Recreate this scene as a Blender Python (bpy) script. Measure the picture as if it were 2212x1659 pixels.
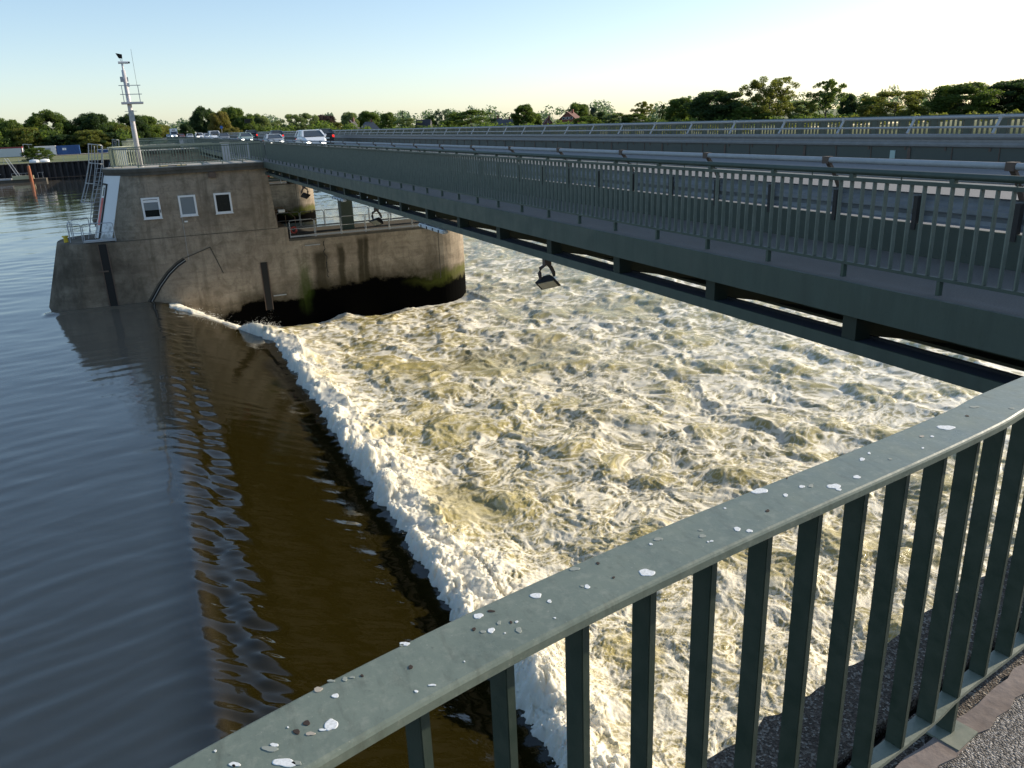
import bpy, bmesh, math, random
import numpy as np
from mathutils import Vector, Matrix, noise as mnoise

scene = bpy.context.scene
for _o in list(bpy.data.objects):
    bpy.data.objects.remove(_o)
R = math.radians
random.seed(7)
rng = np.random.default_rng(7)

# ------------------------------------------------------------------ camera
# World axes: X = across the bridge (downstream), Y = along the bridge, Z = up, z = 0 on the footway.
HC = 1.70                                   # eye height over the footway
F_PX, ROLL, W_PX, H_PX = 1700.0, R(2.2), 2212.0, 1659.0
VPX, VPY = 291.9, 291.3                     # vanishing point of the bridge in the photo
_d = (math.sin(ROLL), math.cos(ROLL)); _r = (math.cos(ROLL), -math.sin(ROLL))
PITCH = math.atan(-((VPX-1106)*_d[0]+(VPY-829.5)*_d[1])/F_PX)
def _ray0(px, py):
    a, b = px-1106.0, py-829.5
    u = a*_r[0]+b*_r[1]; v = a*_d[0]+b*_d[1]
    cp, sp = math.cos(PITCH), math.sin(PITCH)
    return (u, F_PX*cp-v*sp, -F_PX*sp-v*cp)
_v = _ray0(VPX, VPY); AZ = math.atan2(_v[0], _v[1])
def ray(px, py):
    x, y, z = _ray0(px, py); ca, sa = math.cos(AZ), math.sin(AZ)
    return Vector((x*ca-y*sa, x*sa+y*ca, z))
CAM = Vector((0, 0, HC))
def at_y(px, py, Y):
    k = ray(px, py); return CAM+k*(Y/k.y)
def at_z(px, py, z):
    k = ray(px, py); return CAM+k*((z-HC)/k.z)
def at_d(px, py, d):                        # at a horizontal distance
    k = ray(px, py); return CAM+k*(d/math.hypot(k.x, k.y))

cd = bpy.data.cameras.new('camera'); cam = bpy.data.objects.new('camera', cd)
scene.collection.objects.link(cam); scene.camera = cam
fw = ray(1106, 829.5).normalized(); rt = (ray(1107, 829.5)-ray(1106, 829.5)).normalized(); up = rt.cross(fw)
cam.matrix_world = Matrix((( rt.x, up.x, -fw.x, 0), (rt.y, up.y, -fw.y, 0), (rt.z, up.z, -fw.z, HC), (0, 0, 0, 1)))
cd.sensor_width = 36; cd.lens = F_PX/W_PX*36; cd.clip_start = 0.05; cd.clip_end = 12000

# ------------------------------------------------------------------ light
SUN_AZ, SUN_EL = R(88), R(18)               # azimuth from +Y towards +X
wd = bpy.data.worlds.new('World'); scene.world = wd; wd.use_nodes = True
nt = wd.node_tree; nt.nodes.clear()
sky = nt.nodes.new('ShaderNodeTexSky'); sky.sky_type = 'NISHITA'; sky.sun_disc = False
sky.sun_elevation = SUN_EL; sky.sun_rotation = SUN_AZ
sky.air_density = 0.8; sky.dust_density = 0.6; sky.ozone_density = 1.5; sky.altitude = 0
bg = nt.nodes.new('ShaderNodeBackground'); bg.inputs['Strength'].default_value = 0.15
wo = nt.nodes.new('ShaderNodeOutputWorld')
gm_ = nt.nodes.new('ShaderNodeGamma'); gm_.inputs[1].default_value = 0.70          # hazier, less contrasty sky
nt.links.new(sky.outputs[0], gm_.inputs[0]); hs_ = nt.nodes.new('ShaderNodeHueSaturation'); hs_.inputs['Saturation'].default_value = 1.2
nt.links.new(gm_.outputs[0], hs_.inputs['Color']); nt.links.new(hs_.outputs[0], bg.inputs[0]); nt.links.new(bg.outputs[0], wo.inputs[0])
sl = bpy.data.lights.new('sun', 'SUN'); sl.energy = 3.2; sl.angle = R(0.5); sl.color = (1, .88, .70)
sun = bpy.data.objects.new('sun', sl); scene.collection.objects.link(sun)
sdir = Vector((math.sin(SUN_AZ)*math.cos(SUN_EL), math.cos(SUN_AZ)*math.cos(SUN_EL), math.sin(SUN_EL)))
sun.rotation_euler = sdir.to_track_quat('Z', 'Y').to_euler()
scene.view_settings.view_transform = 'Standard'; scene.view_settings.look = 'None'
scene.view_settings.exposure = 1.08; scene.view_settings.gamma = 1.0
scene.cycles.max_bounces = 6; scene.cycles.caustics_reflective = False; scene.cycles.caustics_refractive = False

# ------------------------------------------------------------------ helpers
COL = scene.collection
ORIGIN = {}
class MB:
    """collects shapes, then links them as one mesh object"""
    def __init__(s): s.v = []; s.f = []
    def add(s, vs, fs):
        n = len(s.v); s.v += [tuple(p) for p in vs]; s.f += [tuple(n+i for i in q) for q in fs]; return s
    def box(s, x0, x1, y0, y1, z0, z1):
        return s.add([(x0,y0,z0),(x1,y0,z0),(x1,y1,z0),(x0,y1,z0),(x0,y0,z1),(x1,y0,z1),(x1,y1,z1),(x0,y1,z1)],
                     [(0,3,2,1),(4,5,6,7),(0,1,5,4),(1,2,6,5),(2,3,7,6),(3,0,4,7)])
    def bar(s, a, b, w, h, upv=(0,0,1)):         # rectangular bar from a to b
        a = Vector(a); b = Vector(b); t = (b-a).normalized(); u = Vector(upv)
        if abs(t.dot(u)) > .98: u = Vector((0,1,0))
        x = t.cross(u).normalized(); y = x.cross(t).normalized()
        c = [(-1,-1),(1,-1),(1,1),(-1,1)]
        vs = [a+x*(i*w/2)+y*(j*h/2) for i, j in c]+[b+x*(i*w/2)+y*(j*h/2) for i, j in c]
        return s.add(vs, [(0,1,2,3),(4,7,6,5),(0,4,5,1),(1,5,6,2),(2,6,7,3),(3,7,4,0)])
    def tube(s, pts, r, n=8, cap=True):
        pts = [Vector(p) for p in pts]; rr = r if isinstance(r, (list, tuple)) else [r]*len(pts)
        rings = []
        for i, p in enumerate(pts):
            t = (pts[min(i+1, len(pts)-1)]-pts[max(i-1, 0)]).normalized()
            u = Vector((0,0,1)) if abs(t.z) < .9 else Vector((1,0,0))
            x = t.cross(u).normalized(); y = t.cross(x)
            rings.append([p+x*(math.cos(2*math.pi*k/n)*rr[i])+y*(math.sin(2*math.pi*k/n)*rr[i]) for k in range(n)])
        return s.loft(rings, cap)
    def loft(s, rings, cap=True, close=True):
        m = len(rings[0]); vs = [p for q in rings for p in q]; fs = []
        for i in range(len(rings)-1):
            for k in range(m if close else m-1):
                fs.append((i*m+k, i*m+(k+1)%m, (i+1)*m+(k+1)%m, (i+1)*m+k))
        if cap: fs += [tuple(range(m))[::-1], tuple(range((len(rings)-1)*m, len(rings)*m))]
        return s.add(vs, fs)
    def prism(s, poly, z0, z1):
        return s.loft([[(x,y,z0) for x, y in poly], [(x,y,z1) for x, y in poly]])
    def sweep(s, path, prof, closed=False):       # prof = (offset across, height) pairs along a plan path
        n = len(path); rings = []
        for i, p in enumerate(path):
            a = Vector(path[max(i-1,0)]); b = Vector(path[min(i+1,n-1)])
            t = (b-a); t.z = 0; t.normalize(); nrm = Vector((t.y, -t.x, 0))
            rings.append([Vector(p)+nrm*o+Vector((0,0,h)) for o, h in prof])
        return s.loft(rings)
    def build(s, name, mat, parent=None, smooth=False, bevel=0, local=False):
        me = bpy.data.meshes.new(name); vs = s.v
        if parent is not None and not local:
            root = parent
            while root.parent: root = root.parent
            o0 = ORIGIN[root.name]; vs = [(x-o0[0], y-o0[1], z-o0[2]) for x, y, z in vs]
        me.from_pydata(vs, [], s.f); me.update()
        bm = bmesh.new(); bm.from_mesh(me); bmesh.ops.recalc_face_normals(bm, faces=bm.faces)
        if bevel: bmesh.ops.bevel(bm, geom=bm.edges[:], offset=bevel, segments=2, affect='EDGES', clamp_overlap=True)
        bm.to_mesh(me); bm.free()
        if smooth:
            for p in me.polygons: p.use_smooth = True
        me.materials.append(mat)
        o = bpy.data.objects.new(name, me); COL.objects.link(o)
        if parent is not None: o.parent = parent
        ORIGIN[o.name] = (0,0,0)
        return o
def tag(o, label=None, cat=None, group=None, kind=None):
    if label: o['label'] = label
    if cat: o['category'] = cat
    if group: o['group'] = group
    if kind: o['kind'] = kind
    return o
def thing(name, label, cat, loc=(0,0,0), group=None, rotz=0):
    o = bpy.data.objects.new(name, None); COL.objects.link(o); o.empty_display_size = .2
    o.location = loc; o.rotation_euler = (0,0,rotz); ORIGIN[o.name] = tuple(loc)
    return tag(o, label, cat, group)
def copy_tree(o, parent=None):
    c = o.copy(); COL.objects.link(c); c.parent = parent; ORIGIN[c.name] = (0,0,0)
    for ch in list(o.children): copy_tree(ch, c)
    return c
def dup(o, offset, label, group=None):
    c = copy_tree(o); c.location = Vector(o.location)+Vector(offset); c['label'] = label
    if group: c['group'] = group
    return c

# ------------------------------------------------------------------ materials
def mat(name, col, rough=.6, metal=0, spec=.5, emit=None, estr=0):
    m = bpy.data.materials.new(name); m.use_nodes = True; b = m.node_tree.nodes['Principled BSDF']
    b.inputs['Base Color'].default_value = (*col, 1); b.inputs['Roughness'].default_value = rough
    b.inputs['Metallic'].default_value = metal; b.inputs['Specular IOR Level'].default_value = spec
    if emit: b.inputs['Emission Color'].default_value = (*emit, 1); b.inputs['Emission Strength'].default_value = estr
    return m
class NT:
    def __init__(s, m): s.t = m.node_tree; s.b = s.t.nodes['Principled BSDF']
    def n(s, typ, **k):
        q = s.t.nodes.new(typ)
        for a, b in k.items(): setattr(q, a, b)
        return q
    def l(s, a, b): s.t.links.new(a, b)
    def coord(s, scale=(1,1,1), kind='Object'):
        if kind == 'World': src = s.n('ShaderNodeNewGeometry').outputs['Position']
        else: src = s.n('ShaderNodeTexCoord').outputs[kind]
        mp = s.n('ShaderNodeMapping'); mp.inputs['Scale'].default_value = scale; s.l(src, mp.inputs[0]); return mp.outputs[0]
    def noise(s, vec, scale, detail=4, rough=.6, dist=0):
        q = s.n('ShaderNodeTexNoise'); q.inputs['Scale'].default_value = scale; q.inputs['Detail'].default_value = detail
        q.inputs['Roughness'].default_value = rough; q.inputs['Distortion'].default_value = dist; s.l(vec, q.inputs['Vector']); return q.outputs[0]
    def ramp(s, v, stops):
        q = s.n('ShaderNodeValToRGB'); e = q.color_ramp.elements
        while len(e) < len(stops): e.new(.5)
        for i, (p, c) in enumerate(stops):
            e[i].position = p; e[i].color = (*c, 1) if isinstance(c, tuple) else (c, c, c, 1)
        s.l(v, q.inputs[0]); return q.outputs[0]
    def math(s, op, a, b=None):
        q = s.n('ShaderNodeMath', operation=op)
        for i, x in enumerate((a, b)):
            if x is None: continue
            if isinstance(x, (int, float)): q.inputs[i].default_value = x
            else: s.l(x, q.inputs[i])
        return q.outputs[0]
    def mix(s, f, a, b, mode='MIX'):
        q = s.n('ShaderNodeMix', data_type='RGBA', blend_type=mode)
        for i, x in ((0, f), (6, a), (7, b)):
            if isinstance(x, (int, float)): q.inputs[i].default_value = x
            elif isinstance(x, tuple): q.inputs[i].default_value = (*x, 1)
            else: s.l(x, q.inputs[i])
        return q.outputs[2]
    def sep(s, vec):
        q = s.n('ShaderNodeSeparateXYZ'); s.l(vec, q.inputs[0]); return q.outputs
    def color(s, c): s.l(c, s.b.inputs['Base Color'])
    def bump(s, h, strength=.3, dist=.01):
        q = s.n('ShaderNodeBump'); q.inputs['Strength'].default_value = strength; q.inputs['Distance'].default_value = dist
        s.l(h, q.inputs['Height']); s.l(q.outputs[0], s.b.inputs['Normal'])

def worn_paint(name, col, wear, rough=.45, scale=6):
    m = mat(name, col, rough); t = NT(m); c = t.coord()
    n1 = t.noise(c, scale, 6, .65); n2 = t.noise(c, scale*9, 3)
    c1 = t.mix(t.ramp(n1, [(.35, 0.), (.75, 1.)]), col, wear)
    dk = tuple(x*.55 for x in col)
    t.color(t.mix(t.ramp(n2, [(.62, 0.), (.8, .7)]), c1, dk))
    t.l(t.ramp(n1, [(.3, rough-.1), (.8, rough+.2)]), t.b.inputs['Roughness']); t.bump(n2, .15, .002)
    return m
def concrete(name, a, b, scale=.9, bump=.25):
    m = mat(name, a, .9, spec=.2); t = NT(m); c = t.coord(kind='World'); cv = t.coord((1.5,1.5,.18), 'World')
    n1 = t.noise(c, scale, 8, .65); n2 = t.noise(cv, 1.6, 5, .6); n3 = t.noise(c, 22, 4)
    col = t.mix(t.ramp(n1, [(.3, 0.), (.72, 1.)]), a, b)
    col = t.mix(t.ramp(n2, [(.42, 0.), (.75, .6)]), col, tuple(x*.45 for x in a))
    col = t.mix(.35, col, t.ramp(n3, [(.3, tuple(x*.6 for x in a)), (.7, b)]))
    t.color(col); t.bump(n3, bump, .01)
    return m

M = {}
M['green'] = worn_paint('green paint', (.052,.078,.056), (.078,.104,.078))
M['rail_top'] = worn_paint('weathered green paint', (.21,.235,.175), (.27,.29,.22), .38, 9)
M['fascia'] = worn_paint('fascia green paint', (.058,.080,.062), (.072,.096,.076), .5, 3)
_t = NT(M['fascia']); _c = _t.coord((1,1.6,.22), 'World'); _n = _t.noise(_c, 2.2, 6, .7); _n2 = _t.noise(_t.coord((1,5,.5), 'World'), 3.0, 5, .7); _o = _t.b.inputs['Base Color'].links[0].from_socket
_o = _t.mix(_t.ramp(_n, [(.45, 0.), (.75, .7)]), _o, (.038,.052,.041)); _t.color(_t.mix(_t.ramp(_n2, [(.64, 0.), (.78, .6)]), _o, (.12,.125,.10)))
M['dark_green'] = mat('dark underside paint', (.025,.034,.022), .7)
M['galv'] = worn_paint('galvanised steel', (.36,.37,.38), (.44,.45,.46), .4, 8)
M['wbeam'] = worn_paint('dirty guard rail steel', (.16,.18,.20), (.24,.26,.28), .45, 5)
M['wbeam_far'] = worn_paint('brownish guard rail steel', (.20,.19,.18), (.27,.26,.25), .5, 5)
M['rust'] = worn_paint('rusty brown steel', (.10,.07,.055), (.16,.11,.08), .8, 20)
M['black'] = mat('black', (.012,.012,.012), .8)
M['rubber'] = mat('rubber', (.02,.02,.02), .8)
M['white_paint'] = worn_paint('white paint', (.72,.73,.72), (.55,.56,.55), .5, 4)
M['frame'] = mat('white window frame', (.78,.79,.80), .35)
M['pane'] = mat('dark glass', (.012,.016,.016), .06, spec=.6)
M['blind'] = mat('pane with grey blind', (.20,.23,.25), .25)
M['steel'] = worn_paint('grey steel tube', (.32,.34,.36), (.42,.44,.46), .4, 10)
M['mast'] = worn_paint('pale grey mast paint', (.48,.46,.47), (.6,.58,.6), .5, 3)
M['red'] = mat('red paint', (.62,.06,.05), .5)
M['yellow'] = mat('yellow paint', (.65,.47,.03), .5)
M['asphalt'] = mat('road asphalt', (.16,.16,.175), .8)
M['lamp_white'] = mat('lamp plastic', (.6,.62,.63), .4)
M['lens'] = mat('lamp lens', (.30,.30,.24), .2)
M['concrete'] = concrete('pier concrete', (.155,.13,.105), (.235,.20,.165))
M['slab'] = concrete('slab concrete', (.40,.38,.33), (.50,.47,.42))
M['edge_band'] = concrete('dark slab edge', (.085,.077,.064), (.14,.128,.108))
# ------------------------------------------------------------------ weir piers
M['old_post'] = worn_paint('dark corroded post', (.035,.032,.03), (.06,.054,.048), .8, 20)
M['bridge_bar'] = worn_paint('bridge bar paint', (.125,.15,.12), (.18,.20,.165), .5, 7)
M['rail_light'] = worn_paint('faded green railing paint', (.15,.185,.13), (.24,.27,.20), .5, 6)
def pier_material():
    m = mat('stained pier concrete', (.2,.17,.14), .95, spec=.03); t = NT(m); c = t.coord()
    cv = t.coord((1.2,1.2,.13)); cb = t.coord((.25,.25,3.2))
    big = t.noise(c, .45, 8, .62); streak = t.noise(cv, 1.5, 6, .62); board = t.noise(cb, 1.5, 3, .5); fine = t.noise(c, 14, 5, .6)
    col = t.mix(t.ramp(big, [(.32, 0.), (.68, 1.)]), (.265,.215,.165), (.43,.365,.285))
    blot = t.noise(c, 1.7, 7, .7, .6); col = t.mix(t.ramp(blot, [(.47, 0.), (.66, .7)]), col, (.15,.125,.094)); col = t.mix(t.ramp(blot, [(.30, .5), (.42, 0.)]), col, (.54,.47,.37))
    col = t.mix(t.ramp(streak, [(.5, 0.), (.74, .75)]), col, (.10,.084,.062))
    col = t.mix(t.ramp(board, [(.36, .22), (.50, 0.)]), col, (.12,.093,.066))
    col = t.mix(t.ramp(fine, [(.3, .4), (.6, 0.)]), col, (.21,.175,.135))
    x, y, z = t.sep(c)
    # darker towards the upstream nose
    nose = t.math('MULTIPLY', t.math('SMOOTH_MIN', t.math('MAXIMUM', t.math('MULTIPLY', t.math('ADD', x, .2), -.7), 0.), 1.), t.ramp(big, [(.3, .9), (.7, .35)]))
    col = t.mix(nose, col, (.055,.048,.038))
    for xc, wd_, zt_ in ((9.0,.55,-5.2),(11.5,.28,-4.6),(11.85,.22,-4.6),(10.2,.3,-5.0)):
        a_ = t.math('SUBTRACT', 1.0, t.math('ABSOLUTE', t.math('DIVIDE', t.math('SUBTRACT', t.math('ADD', x, t.math('MULTIPLY', t.math('SUBTRACT', big, .5), .7)), xc), wd_)))
        col = t.mix(t.math('MULTIPLY', t.ramp(a_, [(0., 0.), (.6, .8)]), t.ramp(t.math('MULTIPLY', t.math('SUBTRACT', zt_, z), .8), [(0., 0.), (.3, 1.)])), col, (.03,.026,.014))
    # damp brown band, then black wet slime near the water; both with ragged upper edges
    wob = t.math('MULTIPLY', t.math('SUBTRACT', t.noise(t.coord((.5,.5,.5)), 1.1, 6, .65), .5), 2.0)
    lvl = t.n('ShaderNodeFloatCurve')
    cu = lvl.mapping.curves[0]; pts = [(0,.10),(.18,.10),(.205,.25),(.26,.42),(.38,.44),(.52,.62),(.66,.70),(.82,.60),(.86,.50),(.89,.30),(1,.25)]
    cu.points[0].location = pts[0]; cu.points[1].location = pts[-1]
    for p in pts[1:-1]: cu.points.new(*p)
    lvl.mapping.update()
    t.l(t.math('DIVIDE', x, 20.0), lvl.inputs['Value'])
    zz = t.math('SUBTRACT', t.math('ADD', t.math('MULTIPLY', lvl.outputs[0], 2.0), -8.85), t.math('ADD', z, wob))   # >0 below the line
    band = t.math('MULTIPLY', t.ramp(t.math('ADD', t.math('MULTIPLY', zz, .55), .62), [(.0, 0.), (.62, .85)]), 1.0)
    col = t.mix(band, col, (.035,.030,.016))
    col = t.mix(t.ramp(t.math('ADD', t.math('MULTIPLY', zz, 1.6), .5), [(.35, 0.), (.65, 1.)]), col, (.0018,.0018,.0016))
    # green algae run
    gx = t.math('SUBTRACT', 1.0, t.math('MULTIPLY', t.math('ABSOLUTE', t.math('SUBTRACT', t.math('ADD', x, t.math('MULTIPLY', wob, .5)), 7.9)), 1.9))
    gz = t.math('SUBTRACT', 1.0, t.math('MULTIPLY', t.math('ABSOLUTE', t.math('ADD', z, 7.4)), .5))
    g = t.math('MULTIPLY', t.math('MULTIPLY', t.math('MAXIMUM', gx, 0.), t.math('MAXIMUM', gz, 0.)), t.ramp(streak, [(.3, .25), (.6, 1.6)])); col = t.mix(t.ramp(g, [(.05, 0.), (.7, .65)]), col, (.05,.075,.014))
    gx2 = t.math('MULTIPLY', t.math('MAXIMUM', t.math('SUBTRACT', x, 13.5), 0.), .3)
    gz2 = t.math('SUBTRACT', 1.0, t.math('MULTIPLY', t.math('ABSOLUTE', t.math('ADD', t.math('ADD', z, wob), 7.85)), 1.6))
    g2 = t.math('MULTIPLY', t.math('MINIMUM', gx2, 1.), t.math('MAXIMUM', gz2, 0.)); col = t.mix(t.ramp(g2, [(.1, 0.), (.8, .75)]), col, (.085,.095,.02))
    t.color(col); t.bump(fine, .35, .012)
    return m
M['pier'] = pier_material()
def panel_white():
    m = mat('flaking white wall paint', (.7,.7,.68), .7); t = NT(m); c = t.coord(); x, y, z = t.sep(c)
    n = t.noise(c, 3, 6, .65); wear = t.ramp(t.math('ADD', n, t.math('MULTIPLY', t.math('ADD', z, 2.7), -.16)), [(.55, 0.), (.72, .8)])
    t.color(t.mix(wear, (.72,.73,.73), (.22,.21,.19))); return m
M['white_wall'] = panel_white()

PY = 48.5; PW = 5.0; PM = PY+PW/2; W_UP = -7.35; W_DN = -9.25
def lerp(a, b, t): return a+(b-a)*t
def nose_ring(xa, xs, xend, z, y0=PY, y1=PY+PW, n=24, round_end=0):
    pts = []; ym = (y0+y1)/2; r = (y1-y0)/2
    for i in range(n+1):                                   # upstream half ellipse from the far side to the near side
        a = math.pi*(1-i/n); pts.append((xa-(xa-xs)*math.sin(a), ym-r*math.cos(a), z))
    if round_end:
        for i in range(n+1):
            a = -math.pi/2+math.pi*i/n; pts.append((xend+r*math.cos(a)*.97, ym+r*math.sin(a), z))
    else: pts += [(xend, y0, z), (xend, y1, z)]
    return pts
def make_pier():
    root = thing('weir_pier', 'nearest concrete weir pier with control room, three white framed windows and stained wall', 'pier', (0, PY, 0), 'weir piers across the river')
    # base, upstream part up to the ledge at -3.8, downstream part up to -4.62
    b = MB(); b.loft([nose_ring(-4.15, -6.55, 7.3, -11.5), nose_ring(-4.0, -6.03, 7.3, -7.35), nose_ring(-3.0, -4.97, 7.3, -3.86), nose_ring(-2.98, -4.93, 7.3, -3.8)])
    base = b.build('base', M['pier'], root)
    d = MB(); z1 = -4.62
    ring = lambda z: [(7.3, PY, z)]+[(16.7+2.44*math.cos(a), PM+2.5*math.sin(a), z) for a in [(-math.pi/2+math.pi*i/28) for i in range(29)]]+[(7.3, PY+PW, z)]
    d.loft([ring(-11.5), ring(-8), ring(z1-.02)]); d.build('downstream_wall', M['pier'], root)
    MB().prism([(x+(0 if x < 8 else -.0), y) for x, y, _ in ring(0)], z1-.02+.002, z1+.12).build('wall_coping', M['edge_band'], root)
    # vertical joint strip where the rounded end begins
    MB().box(16.64, 16.68, PY-.008, PY, -7.9, z1-.03).build('joint_strip', M['edge_band'], root)
    # control room with sloping rounded upstream end
    h = MB(); zt, zb = -.36, -3.8
    h.loft([nose_ring(-.70, -3.03, 6.77, zb), nose_ring(.20, -1.93, 6.53, zt)])
    h.build('control_room', M['pier'], root)
    MB().box(-2.9, 6.8, PY-.006, PY-.001, -3.84, -3.80).build('construction_joint', M['edge_band'], root)
    # white painted surround, door and red panel on the sloping end
    def curve_pt(t, z, off=0.0):
        k = (z-zb)/(zt-zb); xa = lerp(-.70, .20, k); xs = lerp(-3.03, -1.93, k)
        a = R(t); p = Vector((xa-(xa-xs)*math.sin(a), PM-2.5*math.cos(a), z))
        nrm = Vector((-math.sin(a)/abs(xa-xs), -math.cos(a)/2.5, 0)).normalized(); return p+nrm*off
    def patch(t0, t1, za, zc, off, thick=.02, nseg=8):
        m = MB(); rings = []
        for i in range(nseg+1):
            t = lerp(t0, t1, i/nseg)
            rings.append([curve_pt(t, za, off-thick), curve_pt(t, za, off), curve_pt(t, zc, off), curve_pt(t, zc, off-thick)])
        return m.loft(rings)
    patch(37, 62, zb+.05, zt-.02, .02).build('white_surround', M['white_wall'], root)
    patch(62, 128, -.85, zt-.02, .02).build('door_lintel', M['white_wall'], root)
    patch(118, 143, zb+.05, -.86, .02).build('white_surround', M['white_wall'], root)
    patch(60, 64, zb+.1, -.80, .05).build('door_frame', M['black'], root)
    patch(64, 92, -.84, -.78, .05).build('door_frame', M['black'], root)
    dr = patch(64, 100, zb+.1, -.88, .01).build('door', M['white_paint'], root)
    patch(67.5, 76, -3.0, -1.55, .03).build('red_panel', M['red'], dr)
    patch(69, 73, -1.45, -1.0, .03).build('small_window', M['pane'], dr)
    patch(76, 88, -3.75, -2.75, .03).build('lower_panel', M['steel'], dr)
    # roof slab with light top and dark edge
    def slab_ring(z, g): return nose_ring(.55+g*0, -2.0-g, 6.40, z, PY-.25-g, PY+PW+.25+g)
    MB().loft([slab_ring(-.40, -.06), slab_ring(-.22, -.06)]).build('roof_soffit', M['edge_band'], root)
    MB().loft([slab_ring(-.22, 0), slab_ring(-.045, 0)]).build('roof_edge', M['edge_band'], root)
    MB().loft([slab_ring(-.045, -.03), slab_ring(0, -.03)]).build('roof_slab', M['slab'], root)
    # windows
    for i, (x0, x1) in enumerate(((-.30,.63),(1.585,2.50),(3.465,4.39))):
        z0, z1 = -2.72, -1.59; w = .10; f = MB()
        y0, y1 = PY-.05, PY+.02
        f.box(x0,x1,y0,y1,z1-w,z1).box(x0,x1,y0,y1,z0,z0+w).box(x0,x0+w,y0,y1,z0+w,z1-w).box(x1-w,x1,y0,y1,z0+w,z1-w)
        fr = f.build('window', M['frame'], root)
        MB().box(x0+w, x1-w, PY-.02, PY-.004, z0+w, z1-w).build('pane', M['blind'] if i == 1 else M['pane'], fr)
        MB().box(x0-.03, x1+.03, PY-.085, PY-.052, z0-.04, z0-.002).build('sill', M['frame'], fr)
        if i == 0:
            MB().box(x0+w+.002, x1-w-.002, PY-.035, PY-.021, z1-w-.16, z1-w-.03).build('blind_box', M['frame'], fr)
            MB().box(x0+w+.002, x1-w-.002, PY-.024, PY-.0205, z0+w+.36, z1-w-.17).build('half_raised_blind', M['blind'], fr)
            MB().box(x1-w*.7, x1-w*.3, PY-.075, PY-.051, z0+.3, z0+.46).build('handle', M['black'], fr)
    # fittings on the wall
    MB().box(1.72,1.90,PY-.03,PY-.001,-3.06,-2.98).build('level_plate', M['frame'], root)
    MB().bar((1.64,PY-.01,-2.8),(1.62,PY-.01,-5.15),.018,.012).build('level_cable', M['steel'], root)
    bx = MB(); bx.box(3.35,3.75,PY-.16,PY-.002,-.72,-.42); bx.build('junction_box', M['rust'], root)
    # stop log grooves, gate guide arc and mounting plate
    def groove(x0, x1, za, zc):
        g = MB().box(x0, x1, PY-.012, PY-.001, za, zc).build('stop_log_groove', M['black'], root)  # raised black panel, its colour stands in for the shaded recess
        k = MB(); k.box(x0-.05, x0-.003, PY-.03, PY-.001, za, zc).box(x1+.003, x1+.05, PY-.03, PY-.001, za, zc); k.build('groove_frame', M['rust'], g)
    groove(-2.80,-2.42,-11,-3.88); groove(5.50,5.86,-8.6,-5.72)
    MB().bar((6.0,PY-.03,-7.78),(6.75,PY-.03,-7.78),.05,.06).build('step_iron', M['steel'], root)
    MB().bar((8.2,PY-.04,-4.98),(9.1,PY-.04,-4.98),.05,.05).build('step_iron', M['steel'], root)
    MB().bar((-3.05,PY+.03,-5.35),(-2.55,PY-.02,-5.35),.12,.08).build('step_iron', M['rust'], root)
    arc = [(-.95,-7.55),(-.62,-7.12),(-.15,-6.45),(.42,-5.80),(.95,-5.36),(1.40,-5.10)]
    def arc_strip(inner, outer, y):
        m = MB(); rings = []
        for i, (x, z) in enumerate(arc):
            a = Vector(arc[max(i-1,0)]); c = Vector(arc[min(i+1,len(arc)-1)]); t = (c-a).normalized(); n = Vector((-t.y, t.x))
            p, q = Vector((x,z))+n*inner, Vector((x,z))+n*outer
            rings.append([(p.x,PY-.001,p.y),(p.x,PY-y,p.y),(q.x,PY-y,q.y),(q.x,PY-.001,q.y)])
        return m.loft(rings)
    gd = arc_strip(-.16,.05,.010).build('gate_guide', M['black'], root)
    arc_strip(-.07,-.045,.016).build('guide_rail', M['galv'], gd); arc_strip(.052,.13,.006).build('guide_edge', M['edge_band'], gd)
    tr = MB(); tr.bar((1.40,PY-.01,-5.05),(2.86,PY-.01,-4.56),.02,.05); tr.bar((2.86,PY-.01,-4.56),(3.36,PY-.01,-6.12),.02,.05); tr.build('plate_outline', M['edge_band'], root)
    # lower downstream platform: plinths and stair
    for x0,x1,y0,y1,h_ in ((9.4,12.6,PM-1.2,PM+1.2,.42),(13.6,14.6,PM-.6,PM+.5,.3),(15.7,18.3,PM-.9,PM+1.0,.55),(8.0,8.9,PM-1.0,PM+.2,.28)):
        MB().box(x0,x1,y0,y1,z1+.002+.12,z1+.12+h_).build('plinth', M['edge_band'], root)
    st = MB()
    for i in range(5): st.box(6.82+i*.18, 7.0+i*.18, PY+1.2, PY+2.2, -4.2-i*.14-.05, -3.9-i*.14)
    st.build('stair', M['edge_band'], root)
    # crack in the downstream wall
    cr = MB(); px = 9.35; pz = -4.8; rr = random.Random(3)
    for i in range(14):
        nx = 9.35+rr.uniform(-.09,.09); nz = pz-.16; w = .014+.02*rr.random()
        cr.add([(px-w,PY-.004,pz),(px+w,PY-.004,pz),(nx+w,PY-.004,nz),(nx-w,PY-.004,nz)],[(0,1,2,3)]); px, pz = nx, nz
    cr.build('crack', M['black'], root)
    return root
PIER = make_pier()
PITCHY = 51.7
PIER2 = dup(PIER, (0,PITCHY,0), 'second weir pier behind the nearest one, its rounded end sunlit under the bridge')
PIER3 = dup(PIER, (0,2*PITCHY,0), 'third and farthest weir pier, almost hidden behind the other two')

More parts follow.
